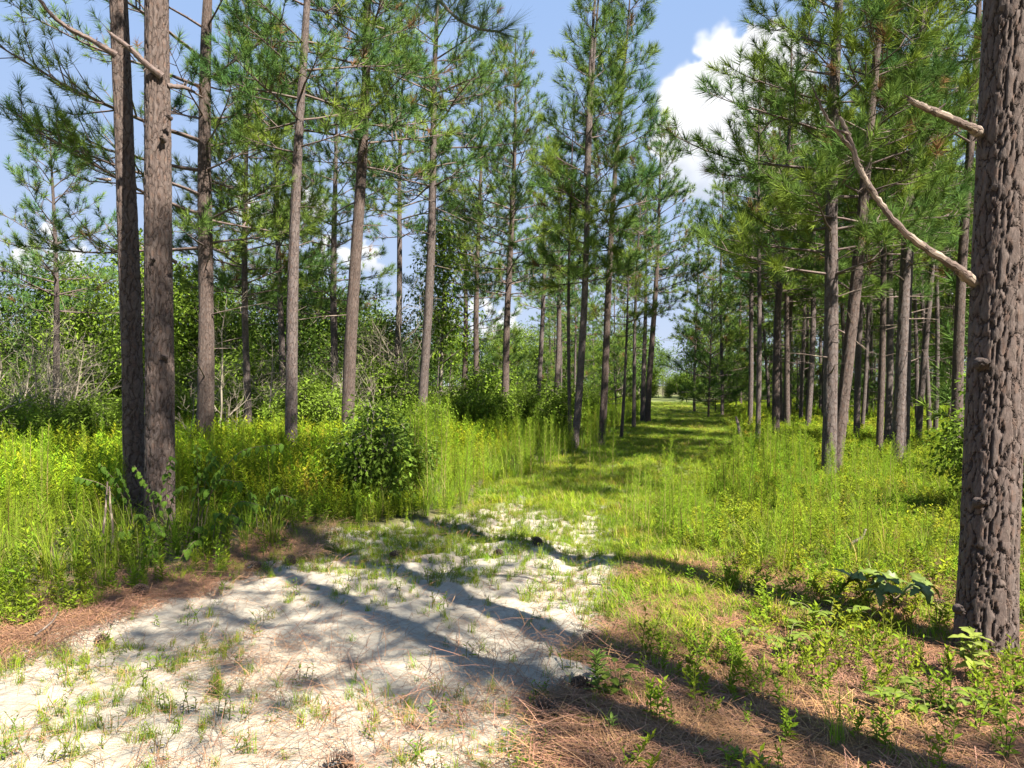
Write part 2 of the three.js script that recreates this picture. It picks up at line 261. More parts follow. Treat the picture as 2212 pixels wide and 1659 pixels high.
function pine(o) {
  const r = rng(o.seed), { h, cb, R, diam } = o, base = o.base ?? onGround(((o.px - CX) / F) * o.d, o.d), t = thing('pine_tree', base, o.label, 'pine tree', o.group);
  let sx = 0, sz = (r() - 0.5) * 0.03;
  if (o.px2 !== undefined) { const X2 = ((o.px2 - CX) / F) * o.d, Y2 = EYE + ((CY - o.py2) / F) * o.d; sx = (X2 - base.x) / (Y2 - base.y); } else sx = o.lean ?? (r() - 0.5) * 0.03;
  const wob = (o.wobble ?? 0.05), q1 = r() * 6, q2 = r() * 6;
  const path = (y) => V(sx * y + wob * (Math.sin(y * 0.55 + q1) - Math.sin(q1)), y, sz * y + wob * (Math.sin(y * 0.45 + q2) - Math.sin(q2)));
  const radius = (y) => (diam / 2) * Math.max(0.06, 1.04 - 0.38 * (y / h) - 0.60 * Math.pow(clamp(y / h), 2.2));
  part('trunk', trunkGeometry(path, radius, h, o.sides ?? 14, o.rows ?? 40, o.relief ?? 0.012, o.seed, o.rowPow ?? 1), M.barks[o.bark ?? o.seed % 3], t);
  const crown = new GB(), wood = o.far ? new GB() : null;
  const nl = o.needle ?? 0.195, nn = Math.round((o.needles ?? 60) * 0.9), nw = (o.nw ?? 0.0075) * 1.2, hue = hash(o.seed, 77) - 0.5, tone = [0.055 * (1 + 0.4 * hue), 0.118 * (1 + 0.12 * hue), 0.032 * (1 - 0.3 * hue)];
  const shoots = [], liveLimbs = []; let limbTone = 0;
  const limb = (y, az, L, el, fat, live, bias = 0) => {
    limbTone = r(); const gb = wood ?? new GB(), p0 = path(y), dir = V(Math.cos(az), 0, Math.sin(az)), n = Math.max(4, Math.round(L / 0.35)), pts = [], rad = [], sag = live ? 0.16 : 0.06, kink = 0.07;
    const p = p0.clone().addScaledVector(dir, radius(y) * 0.5); let e = el, a = az;
    for (let k = 0; k <= n; k++) {
      const u = k / n; pts.push(p.clone()); rad.push(Math.max(0.0045, fat * (1 - 0.85 * u)));
      e += (live ? mix(-sag * 0.5, 0.20, u) : -sag * 0.2) * 0.35 + (r() - 0.5) * kink * 2; a += (r() - 0.5) * kink * 3;
      p.addScaledVector(V(Math.cos(a) * Math.cos(e), Math.sin(e), Math.sin(a) * Math.cos(e)), L / n);
    }
    tube(gb, pts, rad, o.far ? 4 : 6);
    const tip = pts[n].clone().sub(pts[n - 1]).normalize();
    if (live) shoots.push([pts[n].clone(), tip, limbTone]);
    const subs = live ? Math.round(L * (o.subs ?? 6.6)) : Math.round(L * 1.6);
    for (let k = 0; k < subs; k++) {
      const u = mix(live ? 0.28 : 0.35, 0.97, (k + r()) / subs), f = u * n, i = Math.min(n - 1, Math.floor(f)), q = pts[i].clone().lerp(pts[i + 1], f - i), t0 = pts[i + 1].clone().sub(pts[i]).normalize();
      const fr = frame(t0), sa = (r() < 0.5 ? 0 : Math.PI) + (r() - 0.5) * 1.7, side = fr[0].multiplyScalar(Math.cos(sa)).addScaledVector(fr[1], Math.sin(sa)), sl = (live ? 0.22 + 0.34 * L * (1 - u) : 0.15 + 0.4 * L * (1 - u)) * (0.45 + 1.0 * r());
      const dd = t0.multiplyScalar(0.7).addScaledVector(side, 0.75 + 0.3 * r()).add(V(0, live ? 0.10 + 0.45 * r() : (r() - 0.5) * 0.7, 0)).normalize();
      const m = q.clone().addScaledVector(dd, sl * 0.55), dd2 = dd.clone().add(V((r() - 0.5) * 0.3, live ? 0.35 : (r() - 0.5) * 0.5, (r() - 0.5) * 0.3)).normalize(), e2 = m.clone().addScaledVector(dd2, sl * 0.5);
      tube(gb, [q, m, e2], [rad[i] * 0.55 + 0.002, rad[i] * 0.35 + 0.002, 0.003], o.far ? 3 : 4, WHITE, [0.5, 1], false);
      if (live) { shoots.push([e2, dd2, limbTone]); if (sl > 0.4) { shoots.push([m, dd.clone().add(V((r() - 0.5), 0.6, (r() - 0.5))).normalize(), limbTone]); } }
    }
    if (!wood) { if (live) liveLimbs.push(gb.build()); else part('dead_branch', gb.build(), M.deadwood, t); }
  };
  const step = o.step ?? 0.5;
  for (let y = cb; y < h - 0.35; y += step * (0.75 + 0.5 * r())) {
    const s = (y - cb) / (h - cb), prof = Math.min(1, 0.62 + 2.2 * s) * Math.pow(1 - s, 0.75) + 0.10, n = (o.whorl ?? 4) + (r() < 0.5 ? 0 : -1), a0 = r() * 6.2832;
    for (let k = 0; k < n; k++) {
      const az = a0 + (k / n) * 6.2832 + (r() - 0.5) * 0.6; let L = R * prof * (0.62 + 0.5 * r());
      if (o.reach) L *= o.reach(az, y);
      if (L < 0.25 || r() < (o.thin ?? 0.08)) continue;
      limb(y + (r() - 0.5) * 0.15, az, L, mix(0.12, 0.85, s) + (r() - 0.5) * 0.3, 0.009 + 0.0085 * L * (1 - 0.3 * s), true);
    }
  }
  shoots.push([path(h), V(0, 1, 0)], [path(h - 0.15), V(0.3, 1, 0).normalize()]);
  for (const [n, y0, y1, L0, L1] of o.dead ? [o.dead] : []) for (let k = 0; k < n; k++) limb(mix(y0, y1, (k + r()) / n), r() * 6.2832, mix(L0, L1, r() * r()), 0.05 + (r() - 0.5) * 0.7, 0.010 + 0.008 * r(), false);
  for (const [p, dir, lt = 0.5] of shoots) {
    const w = r() * 0.5 + lt * 0.6, yl = clamp(w * w * 0.85 + (o.warm ?? 0)), s = nl * (0.85 + 0.35 * r());
    const d = dir.clone().add(V((r() - 0.5) * 0.3, 0.25, (r() - 0.5) * 0.3)).normalize();
    if (r() < 0.025) { tuft(crown, p, d, s, nn, nw, [0.17, 0.095, 0.045], r); continue; }
    tuft(crown, p, d, s, nn, nw, [mix(tone[0], 0.200, yl), mix(tone[1], 0.25, yl), mix(tone[2], 0.030, yl)], r);
  }
  if (wood) part('branches', wood.build(), M.branch, t, 'stuff');
  const cm = part('crown', crown.build(), M.needles, t); for (const g of liveLimbs) part('branch', g, M.branch, cm);
  return { t, path, radius, base };
}
// a limb given by places in the picture with their depths, as a part of the tree that bears it
function limbAt(tree, name, pts, radii, material, sides = 9, seed = 1) {
  const gb = new GB(), c = new THREE.CatmullRomCurve3(pts.map((p) => p.clone().sub(tree.base))), n = pts.length * 7, P = [], R = [], r = rng(seed);
  for (let k = 0; k <= n; k++) { const u = k / n; P.push(c.getPoint(u).add(V((r() - 0.5) * 0.007, (r() - 0.5) * 0.007, 0))); R.push(table(radii.map((x, i) => [i / (radii.length - 1), x]), u) * (0.86 + 0.22 * r())); }
  tube(gb, P, R, sides, WHITE, [0.25, 0.5]);
  if (radii[0] > 0.02) for (let k = 0; k < 9; k++) { const i = Math.floor(n * (0.2 + 0.75 * r())), a = r() * 6.28, q = V(Math.cos(a), Math.sin(a), (r() - 0.5)).normalize(), m = P[i].clone().addScaledVector(q, R[i] + 0.01 + 0.035 * r()); tube(gb, [P[i], m, m.clone().addScaledVector(q.add(rv(r).multiplyScalar(0.6)).normalize(), 0.03 * r())], [R[i] * 0.35, R[i] * 0.22, 0.0015], 5, WHITE, [0.25, 0.5]); }
  const e = P[n], t = P[n].clone().sub(P[n - 2]).normalize(); for (let k = 0; k < 5; k++) { const q = e.clone().add(rv(r).multiplyScalar(R[n] * 0.6)); tube(gb, [q.clone().addScaledVector(t, -0.03), q.clone().addScaledVector(t.clone().addScaledVector(rv(r), 0.15), 0.015 + 0.04 * r())], [R[n] * 0.4, 0.001], 4, WHITE, [0.25, 0.5]); }
  return part(name, gb.build(), material, tree.t);
}
function knot(tree, px, py, d, size, seed) {                        // the short splintered stub of a lost branch
  const p = at(px, py, d).sub(tree.base), out = V(-0.2 + 0.4 * hash(seed, 5), 0.15, 1).normalize(), r = rng(seed + 400), gb = new GB(), q = (k, dy) => p.clone().addScaledVector(out, k).add(V(0, dy, 0));
  tube(gb, [q(-0.06, 0), q(-0.015, 0), q(0.012, size * 0.06)], [size * 0.5, size * 0.32, size * 0.18], 10, WHITE, [0.2, 0.3]);
  for (let k = 0; k < 7; k++) { const a = r() * 6.28, s = q(-0.01, 0).add(V(Math.cos(a) * size * 0.3, Math.sin(a) * size * 0.3, 0)); tube(gb, [s, s.clone().addScaledVector(out, 0.015 + 0.03 * r())], [size * 0.16, 0.001], 4, WHITE, [0.2, 0.3]); }
  part("knot", gb.build(), M.knot, tree.t.getObjectByName('trunk'));
}
// the large pine at the right edge
{
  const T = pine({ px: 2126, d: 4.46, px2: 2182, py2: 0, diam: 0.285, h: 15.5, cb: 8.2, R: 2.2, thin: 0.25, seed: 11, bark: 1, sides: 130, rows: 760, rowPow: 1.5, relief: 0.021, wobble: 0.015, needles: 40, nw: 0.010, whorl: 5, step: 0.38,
    label: 'thick pine trunk at the right edge with a long broken dead limb' });
  limbAt(T, 'dead_branch', [at(2130, 626, 4.52), at(2092, 600, 4.42), at(2062, 575, 4.35), at(2000, 535, 4.28), at(1950, 497, 4.22), at(1903, 440, 4.18), at(1868, 385, 4.15), at(1852, 350, 4.14), at(1836, 300, 4.12), at(1814, 252, 4.1)], [0.036, 0.036, 0.025, 0.020, 0.019, 0.018, 0.016, 0.015, 0.014, 0.010], M.deadwood, 12, 5);
  limbAt(T, 'dead_branch', [at(1843, 325, 4.13), at(1822, 300, 4.10), at(1790, 260, 4.06), at(1774, 230, 4.05), at(1758, 192, 4.03)], [0.012, 0.012, 0.009, 0.008, 0.004], M.deadwood, 8, 6);
  limbAt(T, 'dead_branch', [at(1836, 290, 4.12), at(1815, 282, 4.08), at(1788, 272, 4.05)], [0.009, 0.008, 0.004], M.deadwood, 8, 7);
  limbAt(T, 'dead_branch', [at(2152, 292, 4.52), at(2115, 284, 4.42), at(2090, 272, 4.36), at(2030, 245, 4.30), at(1990, 228, 4.26), at(1963, 214, 4.24)], [0.034, 0.033, 0.024, 0.021, 0.020, 0.013], M.deadwood, 10, 8);
  knot(T, 2128, 782, 4.33, 0.085, 1); knot(T, 2122, 1086, 4.32, 0.07, 2); knot(T, 2078, 1318, 4.30, 0.06, 3); knot(T, 2178, 640, 4.36, 0.06, 4); knot(T, 2185, 610, 4.40, 0.05, 9);
}
// the pair at the left
{
  const T1 = pine({ px: 345, d: 8.2, px2: 343, py2: 0, diam: 0.29, h: 15, cb: 7.4, R: 2.4, seed: 21, bark: 1, sides: 80, rows: 520, rowPow: 1.3, relief: 0.023, wobble: 0.02, label: 'thicker right trunk of the dark pine pair at the left, leaves round its foot', group: 'pair of pines at the left' });  // browner, darker bark tint, also standing in for the shade on this trunk
  limbAt(T1, 'dead_branch', [at(350, 165, 8.1), at(318, 140, 8.02), at(285, 108, 7.95), at(262, 90, 7.9), at(238, 72, 7.88)], [0.042, 0.034, 0.03, 0.026, 0.020], M.branch, 9, 9);
  limbAt(T1, 'branch', [at(362, 185, 8.2), at(395, 188, 8.3), at(415, 196, 8.5), at(437, 210, 8.7)], [0.03, 0.022, 0.016, 0.008], M.branch, 7, 10);
  limbAt(T1, 'branch', [at(345, -80, 8.2), at(520, -110, 7.6), at(700, -90, 7.0), at(860, -50, 6.5), at(944, -4, 6.2), at(970, 23, 6.1), at(1000, 47, 6.05), at(1037, 62, 6), at(1078, 68, 5.95)], [0.05, 0.045, 0.035, 0.025, 0.018, 0.013, 0.012, 0.011, 0.009], M.branch, 8, 11);
  const gb = new GB(), r = rng(99);
  for (const [px, py, d, dx, dy, dz] of [[1082, 66, 5.95, 0.9, 0.5, 0.1], [1076, 68, 5.95, 0.9, -0.5, 0.2], [1040, 58, 5.9, 0.2, 0.9, 0.3], [985, 20, 6.0, 0.2, -0.3, 0.8], [950, 0, 6.1, -0.3, -0.6, 0.4], [920, -12, 6.2, 0.1, -0.7, 0.3], [965, -15, 6.1, 0.6, 0.2, 0.2], [890, -30, 6.3, -0.3, -0.7, 0.4], [840, -50, 6.5, 0, -0.3, 0.9], [1000, 30, 6.0, 0.4, 0.8, 0.4]])
    tuft(gb, at(px, py, d).sub(T1.base), V(dx, dy, dz).normalize(), 0.215, 130, 0.0032, [0.075, 0.12, 0.05], r);
  part('branch_needles', gb.build(), M.needles, T1.t);
  for (const [x, y, s, k] of [[350, 298, 0.07, 5], [362, 250, 0.05, 6], [330, 560, 0.05, 7], [372, 562, 0.045, 8], [352, 770, 0.06, 9]]) knot(T1, x, y, 8.04, s, k);
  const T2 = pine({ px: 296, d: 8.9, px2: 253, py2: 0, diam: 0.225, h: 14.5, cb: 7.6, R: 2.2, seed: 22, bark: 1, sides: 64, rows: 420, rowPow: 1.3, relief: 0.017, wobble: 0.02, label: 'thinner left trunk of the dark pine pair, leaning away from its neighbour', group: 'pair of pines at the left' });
  limbAt(T2, 'dead_branch', [at(252, 118, 8.8), at(225, 103, 8.75), at(190, 82, 8.7), at(150, 62, 8.6), at(115, 35, 8.5), at(80, -8, 8.4)], [0.040, 0.032, 0.029, 0.027, 0.024, 0.018], M.branch, 9, 12);
  limbAt(T2, 'dead_branch', [at(240, 388, 8.85), at(214, 386, 8.8)], [0.02, 0.014], M.deadwood, 7, 13);
  for (const [x, y, s, k] of [[262, 398, 0.05, 11], [268, 606, 0.05, 12], [255, 500, 0.04, 13]]) knot(T2, x, y, 8.8, s, k);
}
// pines that can be told apart, along the left field, the track and the right stand
const W1 = 'pines along the left field', W2 = 'pines beside the track', W3 = 'pines of the right stand';
const left = (az, y) => (Math.cos(az) < -0.2 ? 1.55 : 0.9);
pine({ px: 440, d: 15, px2: 460, py2: 0, diam: 0.30, h: 13.5, cb: 4.3, R: 2.6, subs: 7.5, seed: 31, sides: 30, rows: 130, relief: 0.02, reach: left, dead: [8, 1.6, 5.6, 0.5, 1.7], needles: 58, whorl: 4, step: 0.55, thin: 0.2, group: W1, label: 'pale sunlit pine trunk just right of the dark pair, boughs reaching left' });
pine({ px: 540, d: 19, px2: 536, py2: 300, diam: 0.165, h: 11.5, cb: 3.8, R: 2.1, subs: 8, seed: 32, rows: 60, needles: 70, dead: [5, 2, 4, 0.5, 1.2], step: 0.42, thin: 0.03, group: W1, label: 'slim pine with dense dark crown, second beyond the dark pair' });
pine({ px: 628, d: 14, px2: 655, py2: 150, diam: 0.21, h: 12.5, cb: 5.9, R: 2.2, subs: 8, seed: 33, sides: 24, rows: 110, relief: 0.018, dead: [7, 2.2, 6.4, 0.3, 0.9], group: W1, label: 'pale straight pine leaning slightly right, third beyond the dark pair' });
pine({ px: 750, d: 16, px2: 784, py2: 80, diam: 0.26, h: 14, cb: 6.2, R: 2.7, subs: 7.5, seed: 34, sides: 24, rows: 110, relief: 0.018, dead: [9, 3, 7.5, 0.5, 1.9], group: W1, label: 'pine leaning right with pale lower trunk beside the dark leafy bush' });
pine({ px: 725, d: 25, px2: 727, py2: 300, diam: 0.24, h: 12.5, cb: 3.8, R: 2.4, seed: 35, rows: 60, needles: 55, dead: [6, 2, 4, 0.6, 1.6], group: W1, label: 'shaded pine with layered boughs standing behind the leaning pale trunk' });
pine({ px: 906, d: 20, px2: 940, py2: 120, diam: 0.245, h: 14, cb: 6.8, R: 2.9, subs: 7.5, seed: 36, sides: 20, rows: 90, relief: 0.018, dead: [10, 4.5, 8.2, 0.6, 2.3], group: W1, label: 'tall pine right of the open sky gap, dead curved limbs below its crown' });
pine({ px: 1092, d: 24, px2: 1112, py2: 200, diam: 0.22, h: 12.4, cb: 4.4, R: 2.5, subs: 8, seed: 37, rows: 70, dead: [5, 3, 5, 0.6, 1.5], needles: 56, step: 0.42, group: W2, label: 'full pine with cone-shaped green crown in the middle behind bright bushes' });
pine({ px: 1160, d: 30, px2: 1178, py2: 300, diam: 0.19, h: 11, cb: 4.5, R: 1.7, seed: 38, rows: 50, needles: 46, nw: 0.010, group: W2, label: 'thin pine just right of the full middle pine' });
pine({ px: 1199, d: 33, px2: 1212, py2: 300, diam: 0.23, h: 12, cb: 5, R: 1.9, seed: 39, rows: 50, needles: 46, nw: 0.010, group: W2, label: 'dark thin pine left of the forked slender pine' });
const W4 = 'full pines behind the left row';
pine({ px: 610, d: 26, px2: 600, py2: 300, diam: 0.22, h: 13.6, cb: 4.2, R: 2.7, subs: 6.5, seed: 101, rows: 40, needles: 46, nw: 0.010, group: W4, label: 'dark full pine behind and left of the third pale trunk' });
pine({ px: 850, d: 27, px2: 865, py2: 300, diam: 0.22, h: 14.2, cb: 6.8, R: 2.8, subs: 6.5, seed: 102, rows: 40, needles: 46, nw: 0.010, group: W4, label: 'pine crown filling the gap behind the two leaning pines' });
pine({ px: 1030, d: 28, px2: 1040, py2: 300, diam: 0.21, h: 13.4, cb: 4.8, R: 2.5, subs: 6.5, seed: 103, rows: 40, needles: 46, nw: 0.010, group: W4, label: 'full pine behind and left of the middle pine' });
pine({ px: 120, d: 22, px2: 110, py2: 400, diam: 0.18, h: 9.2, cb: 3.6, R: 2.4, subs: 6.5, seed: 105, rows: 40, needles: 46, nw: 0.010, group: W4, label: 'lower pine left of the dark pair rising over the wood edge' });
pine({ px: 1000, d: 31, px2: 1003, py2: 500, diam: 0.24, h: 9.5, cb: 3.4, R: 2.6, seed: 40, rows: 50, needles: 50, nw: 0.010, group: W2, label: 'low spreading dark pine with flat layered boughs behind the middle bushes' });
const FT = pine({ px: 1240, d: 18, px2: 1283, py2: 200, diam: 0.165, h: 11.6, cb: 3.9, R: 1.6, subs: 6.5, whorl: 4, step: 0.44, seed: 41, sides: 20, rows: 90, relief: 0.014, needle: 0.235, needles: 80, group: W2, label: 'slender pine with forked trunk and narrow crown left of the track' });
limbAt(FT, 'fork_trunk', [at(1266, 380, 18), at(1269, 320, 17.95), at(1271, 240, 17.9), at(1275, 150, 17.9), at(1282, 40, 17.9), at(1290, -60, 17.9)], [0.062, 0.06, 0.052, 0.044, 0.035, 0.02], M.bark, 12, 14);
pine({ px: 1232, d: 18.6, px2: 1236, py2: 400, diam: 0.085, h: 8.4, cb: 4.2, R: 0.8, seed: 42, rows: 50, needle: 0.19, group: W2, label: 'very thin dark pine stem touching the forked slender pine' });
pine({ px: 1298, d: 19, px2: 1336, py2: 385, diam: 0.175, h: 11.8, cb: 4.3, R: 1.75, subs: 6.5, whorl: 4, step: 0.44, seed: 43, sides: 18, rows: 80, needle: 0.235, needles: 80, group: W2, label: 'slender pine leaning right, right of the forked pine, left of the track' });
pine({ px: 1341, d: 22, px2: 1358, py2: 650, diam: 0.09, h: 5.4, cb: 3.0, R: 1.1, seed: 44, rows: 40, step: 0.3, needle: 0.19, needles: 60, warm: 0.15, group: W2, label: 'short young pine with bright feathery crown beside the track' });
pine({ px: 1369, d: 27, px2: 1380, py2: 600, diam: 0.13, h: 9, cb: 5.2, R: 1.2, seed: 45, rows: 40, needles: 44, nw: 0.010, dead: [5, 2, 5, 0.4, 1.2], group: W2, label: 'thin bare-stemmed pine between the young pine and the double dark trunk' });
pine({ px: 1398, d: 32, px2: 1424, py2: 400, diam: 0.25, h: 12.3, cb: 4.6, R: 2.6, subs: 8, seed: 46, rows: 50, needles: 46, nw: 0.011, step: 0.42, dead: [6, 2, 5, 0.6, 1.8], group: W2, label: 'pine with pointed bushy crown against the big white cloud' });
pine({ px: 1388, d: 33, px2: 1390, py2: 600, diam: 0.20, h: 9.5, cb: 5.6, R: 1.6, seed: 47, rows: 40, needles: 40, nw: 0.011, group: W2, label: 'dark trunk close behind the pine below the cloud' });
// right of the track
pine({ px: 1789, d: 13, px2: 1811, py2: 333, diam: 0.225, h: 12.2, cb: 3.4, R: 2.7, subs: 5, seed: 51, sides: 30, rows: 130, relief: 0.02, needle: 0.25, needles: 95, nw: 0.007, whorl: 4, step: 0.5, thin: 0.1, dead: [10, 1.6, 4.4, 0.5, 1.7], reach: (az) => (Math.sin(az) > 0.5 ? 0.75 : 1.05), group: W3, label: 'twin-trunk pine, its upright pale trunk with long tufted limbs before the cloud' });
pine({ px: 1800, d: 13.15, px2: 1852, py2: 553, diam: 0.20, h: 11.2, cb: 3.9, R: 2.0, subs: 5.5, seed: 52, sides: 26, rows: 110, relief: 0.02, needle: 0.21, needles: 85, nw: 0.007, dead: [5, 2, 4.4, 0.4, 1.2], group: W3, label: 'dark leaning partner of the twin-trunk pine right of the track' });
pine({ px: 1935, d: 14.5, px2: 1962, py2: 553, diam: 0.205, h: 12.5, cb: 4.3, R: 2.0, seed: 53, sides: 24, rows: 110, relief: 0.018, needle: 0.2, needles: 75, dead: [7, 2, 5, 0.4, 1.3], group: W3, label: 'darker left one of two touching pines left of the thick right trunk' });
pine({ px: 1953, d: 15.5, px2: 1975, py2: 553, diam: 0.165, h: 12, cb: 5.2, R: 1.7, seed: 54, sides: 20, rows: 100, relief: 0.016, needle: 0.2, needles: 70, dead: [6, 2, 5, 0.4, 1.2], group: W3, label: 'paler right one of two touching pines left of the thick right trunk' });
pine({ px: 1898, d: 17, px2: 1907, py2: 600, diam: 0.14, h: 11, cb: 3.5, R: 1.7, seed: 55, rows: 70, needle: 0.2, needles: 66, dead: [6, 2, 5, 0.3, 1], group: W3, label: 'thin dark pine between the twin-trunk pine and the two touching pines' });
pine({ px: 1916, d: 19.2, px2: 1926, py2: 600, diam: 0.17, h: 12, cb: 4.6, R: 1.8, seed: 56, rows: 70, needles: 60, dead: [6, 2, 5, 0.3, 1.2], group: W3, label: 'pine half hidden behind the left one of the two touching pines' });
pine({ px: 1851, d: 20, px2: 1864, py2: 600, diam: 0.155, h: 11.5, cb: 4.0, R: 1.8, seed: 57, rows: 70, needles: 60, dead: [7, 2, 5, 0.3, 1.2], group: W3, label: 'pale thin pine just right of the dark leaning partner trunk' });
pine({ px: 1676, d: 22, px2: 1690, py2: 600, diam: 0.21, h: 12, cb: 4.3, R: 2.2, seed: 58, rows: 70, needles: 56, dead: [9, 2, 6, 0.5, 1.9], group: W3, label: 'two-toned pine with dead side limbs midway between track and twin-trunk pine' });
pine({ px: 1636, d: 20, px2: 1640, py2: 600, diam: 0.12, h: 10, cb: 4.5, R: 1.3, seed: 59, rows: 60, needles: 56, dead: [5, 2, 5, 0.3, 1.2], group: W3, label: 'thin dark pine stem nearest the right side of the track' });
pine({ px: 1619, d: 26, px2: 1628, py2: 640, diam: 0.16, h: 11.5, cb: 4.6, R: 1.8, seed: 60, rows: 50, needles: 46, nw: 0.010, dead: [6, 2, 6, 0.4, 1.6], group: W3, label: 'pale pine just left of the thin dark stem beside the track' });
pine({ px: 1696, d: 28, px2: 1704, py2: 640, diam: 0.17, h: 12, cb: 4.8, R: 1.9, seed: 61, rows: 50, needles: 46, nw: 0.010, dead: [6, 2, 6, 0.4, 1.4], group: W3, label: 'pine just right of the two-toned pine with dead side limbs' });
pine({ px: 1744, d: 26, px2: 1756, py2: 640, diam: 0.19, h: 12.3, cb: 4.5, R: 2.0, seed: 62, rows: 50, needles: 46, nw: 0.010, dead: [6, 2, 6, 0.4, 1.4], group: W3, label: 'dark pine just left of the twin-trunk pine, farther back' });
pine({ px: 1982, d: 19.5, px2: 1998, py2: 600, diam: 0.15, h: 12, cb: 4.4, R: 1.8, seed: 63, rows: 60, needles: 56, dead: [6, 2, 5, 0.3, 1.2], group: W3, label: 'thin pine just right of the two touching pines' });
pine({ px: 2066, d: 14.8, px2: 2078, py2: 700, diam: 0.19, h: 12, cb: 5.0, R: 1.9, seed: 64, sides: 20, rows: 90, needles: 66, needle: 0.2, dead: [5, 2, 5, 0.4, 1.2], group: W3, label: 'shaded pine half hidden by the thick right trunk' });
// off to the right and behind the camera: the pines whose crowns shade the sand
const shadeProto = pine({ base: onGround(2.5, 2.19), diam: 0.27, h: 13.5, cb: 5.4, R: 2.3, seed: 71, lean: 0.01, rows: 50, needles: 34, nw: 0.010, thin: 0.12, label: 'pine beside the camera whose trunk shadow crosses the straw', group: 'pines right of and behind the camera' }).t;
[[3.3, 0.72, 3.6, 1.0], [7.6, -4.6, 1.0, 0.95]]
  .forEach(([x, d, a, s]) => copyOf(shadeProto, onGround(x, d), a, s, 'pine outside the picture on the sunny side, shading the sand'));
pine({ base: onGround(6.2, 7.2), diam: 0.2, h: 9.6, cb: 5.2, R: 2.3, subs: 8, thin: 0, seed: 72, lean: 0.01, rows: 40, needles: 40, nw: 0.010, label: 'pine just outside the right edge, casting the dark patch on the track', group: 'pines right of and behind the camera' });
// young pines in the understorey
{
  const r = rng(515), y0 = pine({ px: 1545, d: 42, diam: 0.06, h: 3.6, cb: 0.5, R: 1.3, seed: 91, far: true, sides: 6, rows: 10, needles: 44, nw: 0.011, needle: 0.2, step: 0.28, label: 'young bushy pine in the understorey ', group: 'young pines in the understorey' }).t;
  for (const [px, d] of [[1530, 36], [1590, 46], [1660, 40], [1720, 34], [1770, 44], [1835, 38], [1890, 46], [1945, 33], [2010, 40], [2050, 29], [1330, 40], [1250, 44], [1180, 47], [1100, 42], [2200, 17], [1620, 60], [1700, 62], [1800, 58], [1560, 66]]) copyOf(y0, onGround(((px - CX) / F) * d, d), r() * 6.28, 0.8 + 0.9 * r(), 'young bushy pine in the understorey ');
}
// the far stand: copies of five kinds
const farLabel = 'slender far pine, one of a crowd ', farGroup = 'far pines right of the track';
const farProtos = [[1560, 38, 12.5, 5.0, 0.165], [1500, 44, 12, 4.2, 0.14], [1780, 33, 12.6, 5.8, 0.16], [2020, 24, 12, 5.0, 0.14], [1600, 52, 13, 4.6, 0.18]]
  .map(([px, d, h, cb, diam], i) => pine({ px, d, diam, h, cb, R: 1.9, seed: 81 + i, far: true, sides: 9, rows: 24, needles: 38, nw: 0.014, needle: 0.2, subs: 4.8, step: 0.45, dead: [9, 2, cb, 0.4, 1.5], warm: i === 1 ? 0.12 : 0, label: farLabel, group: farGroup }).t);
{
  const r = rng(505), put = []; let tries = 0;
  const place = (n, p0, p1, d0, d1, gap, label, group, s0, s1) => {
    for (let k = 0; k < n && tries < 4000; tries++) {
      const d = mix(d0, d1, r()), px = mix(p0, p1, r()), x = ((px - CX) / F) * d;
      if (Math.abs(x - pathX(d)) < pathHalf(d) + 1.0 || put.some(([a, b]) => Math.hypot(a - x, b - d) < gap)) continue;
      put.push([x, d]); copyOf(farProtos[Math.floor(r() * 5)], onGround(x, d), r() * 6.28, mix(s0, s1, r()), label, group).rotation.set((r() - 0.5) * 0.05, r() * 6.28, (r() - 0.5) * 0.09); k++;
    }
  };
  place(34, 1490, 2235, 24, 42, 2.0, farLabel, farGroup, 0.85, 1.05);
  place(70, 1440, 2235, 42, 95, 2.4, farLabel, farGroup, 0.85, 1.1);
  place(13, 1180, 1420, 38, 80, 2.6, 'small distant pine left of the far track ', 'far pines left of the track', 0.7, 0.95);
  place(6, 880, 1180, 48, 80, 4, 'distant low pine crown ', 'far pines behind the middle bushes', 0.5, 0.62);
  place(7, -60, 700, 30, 48, 4, 'dark pine in the wood edge ', 'pines in the left wood edge', 0.7, 0.85);
}
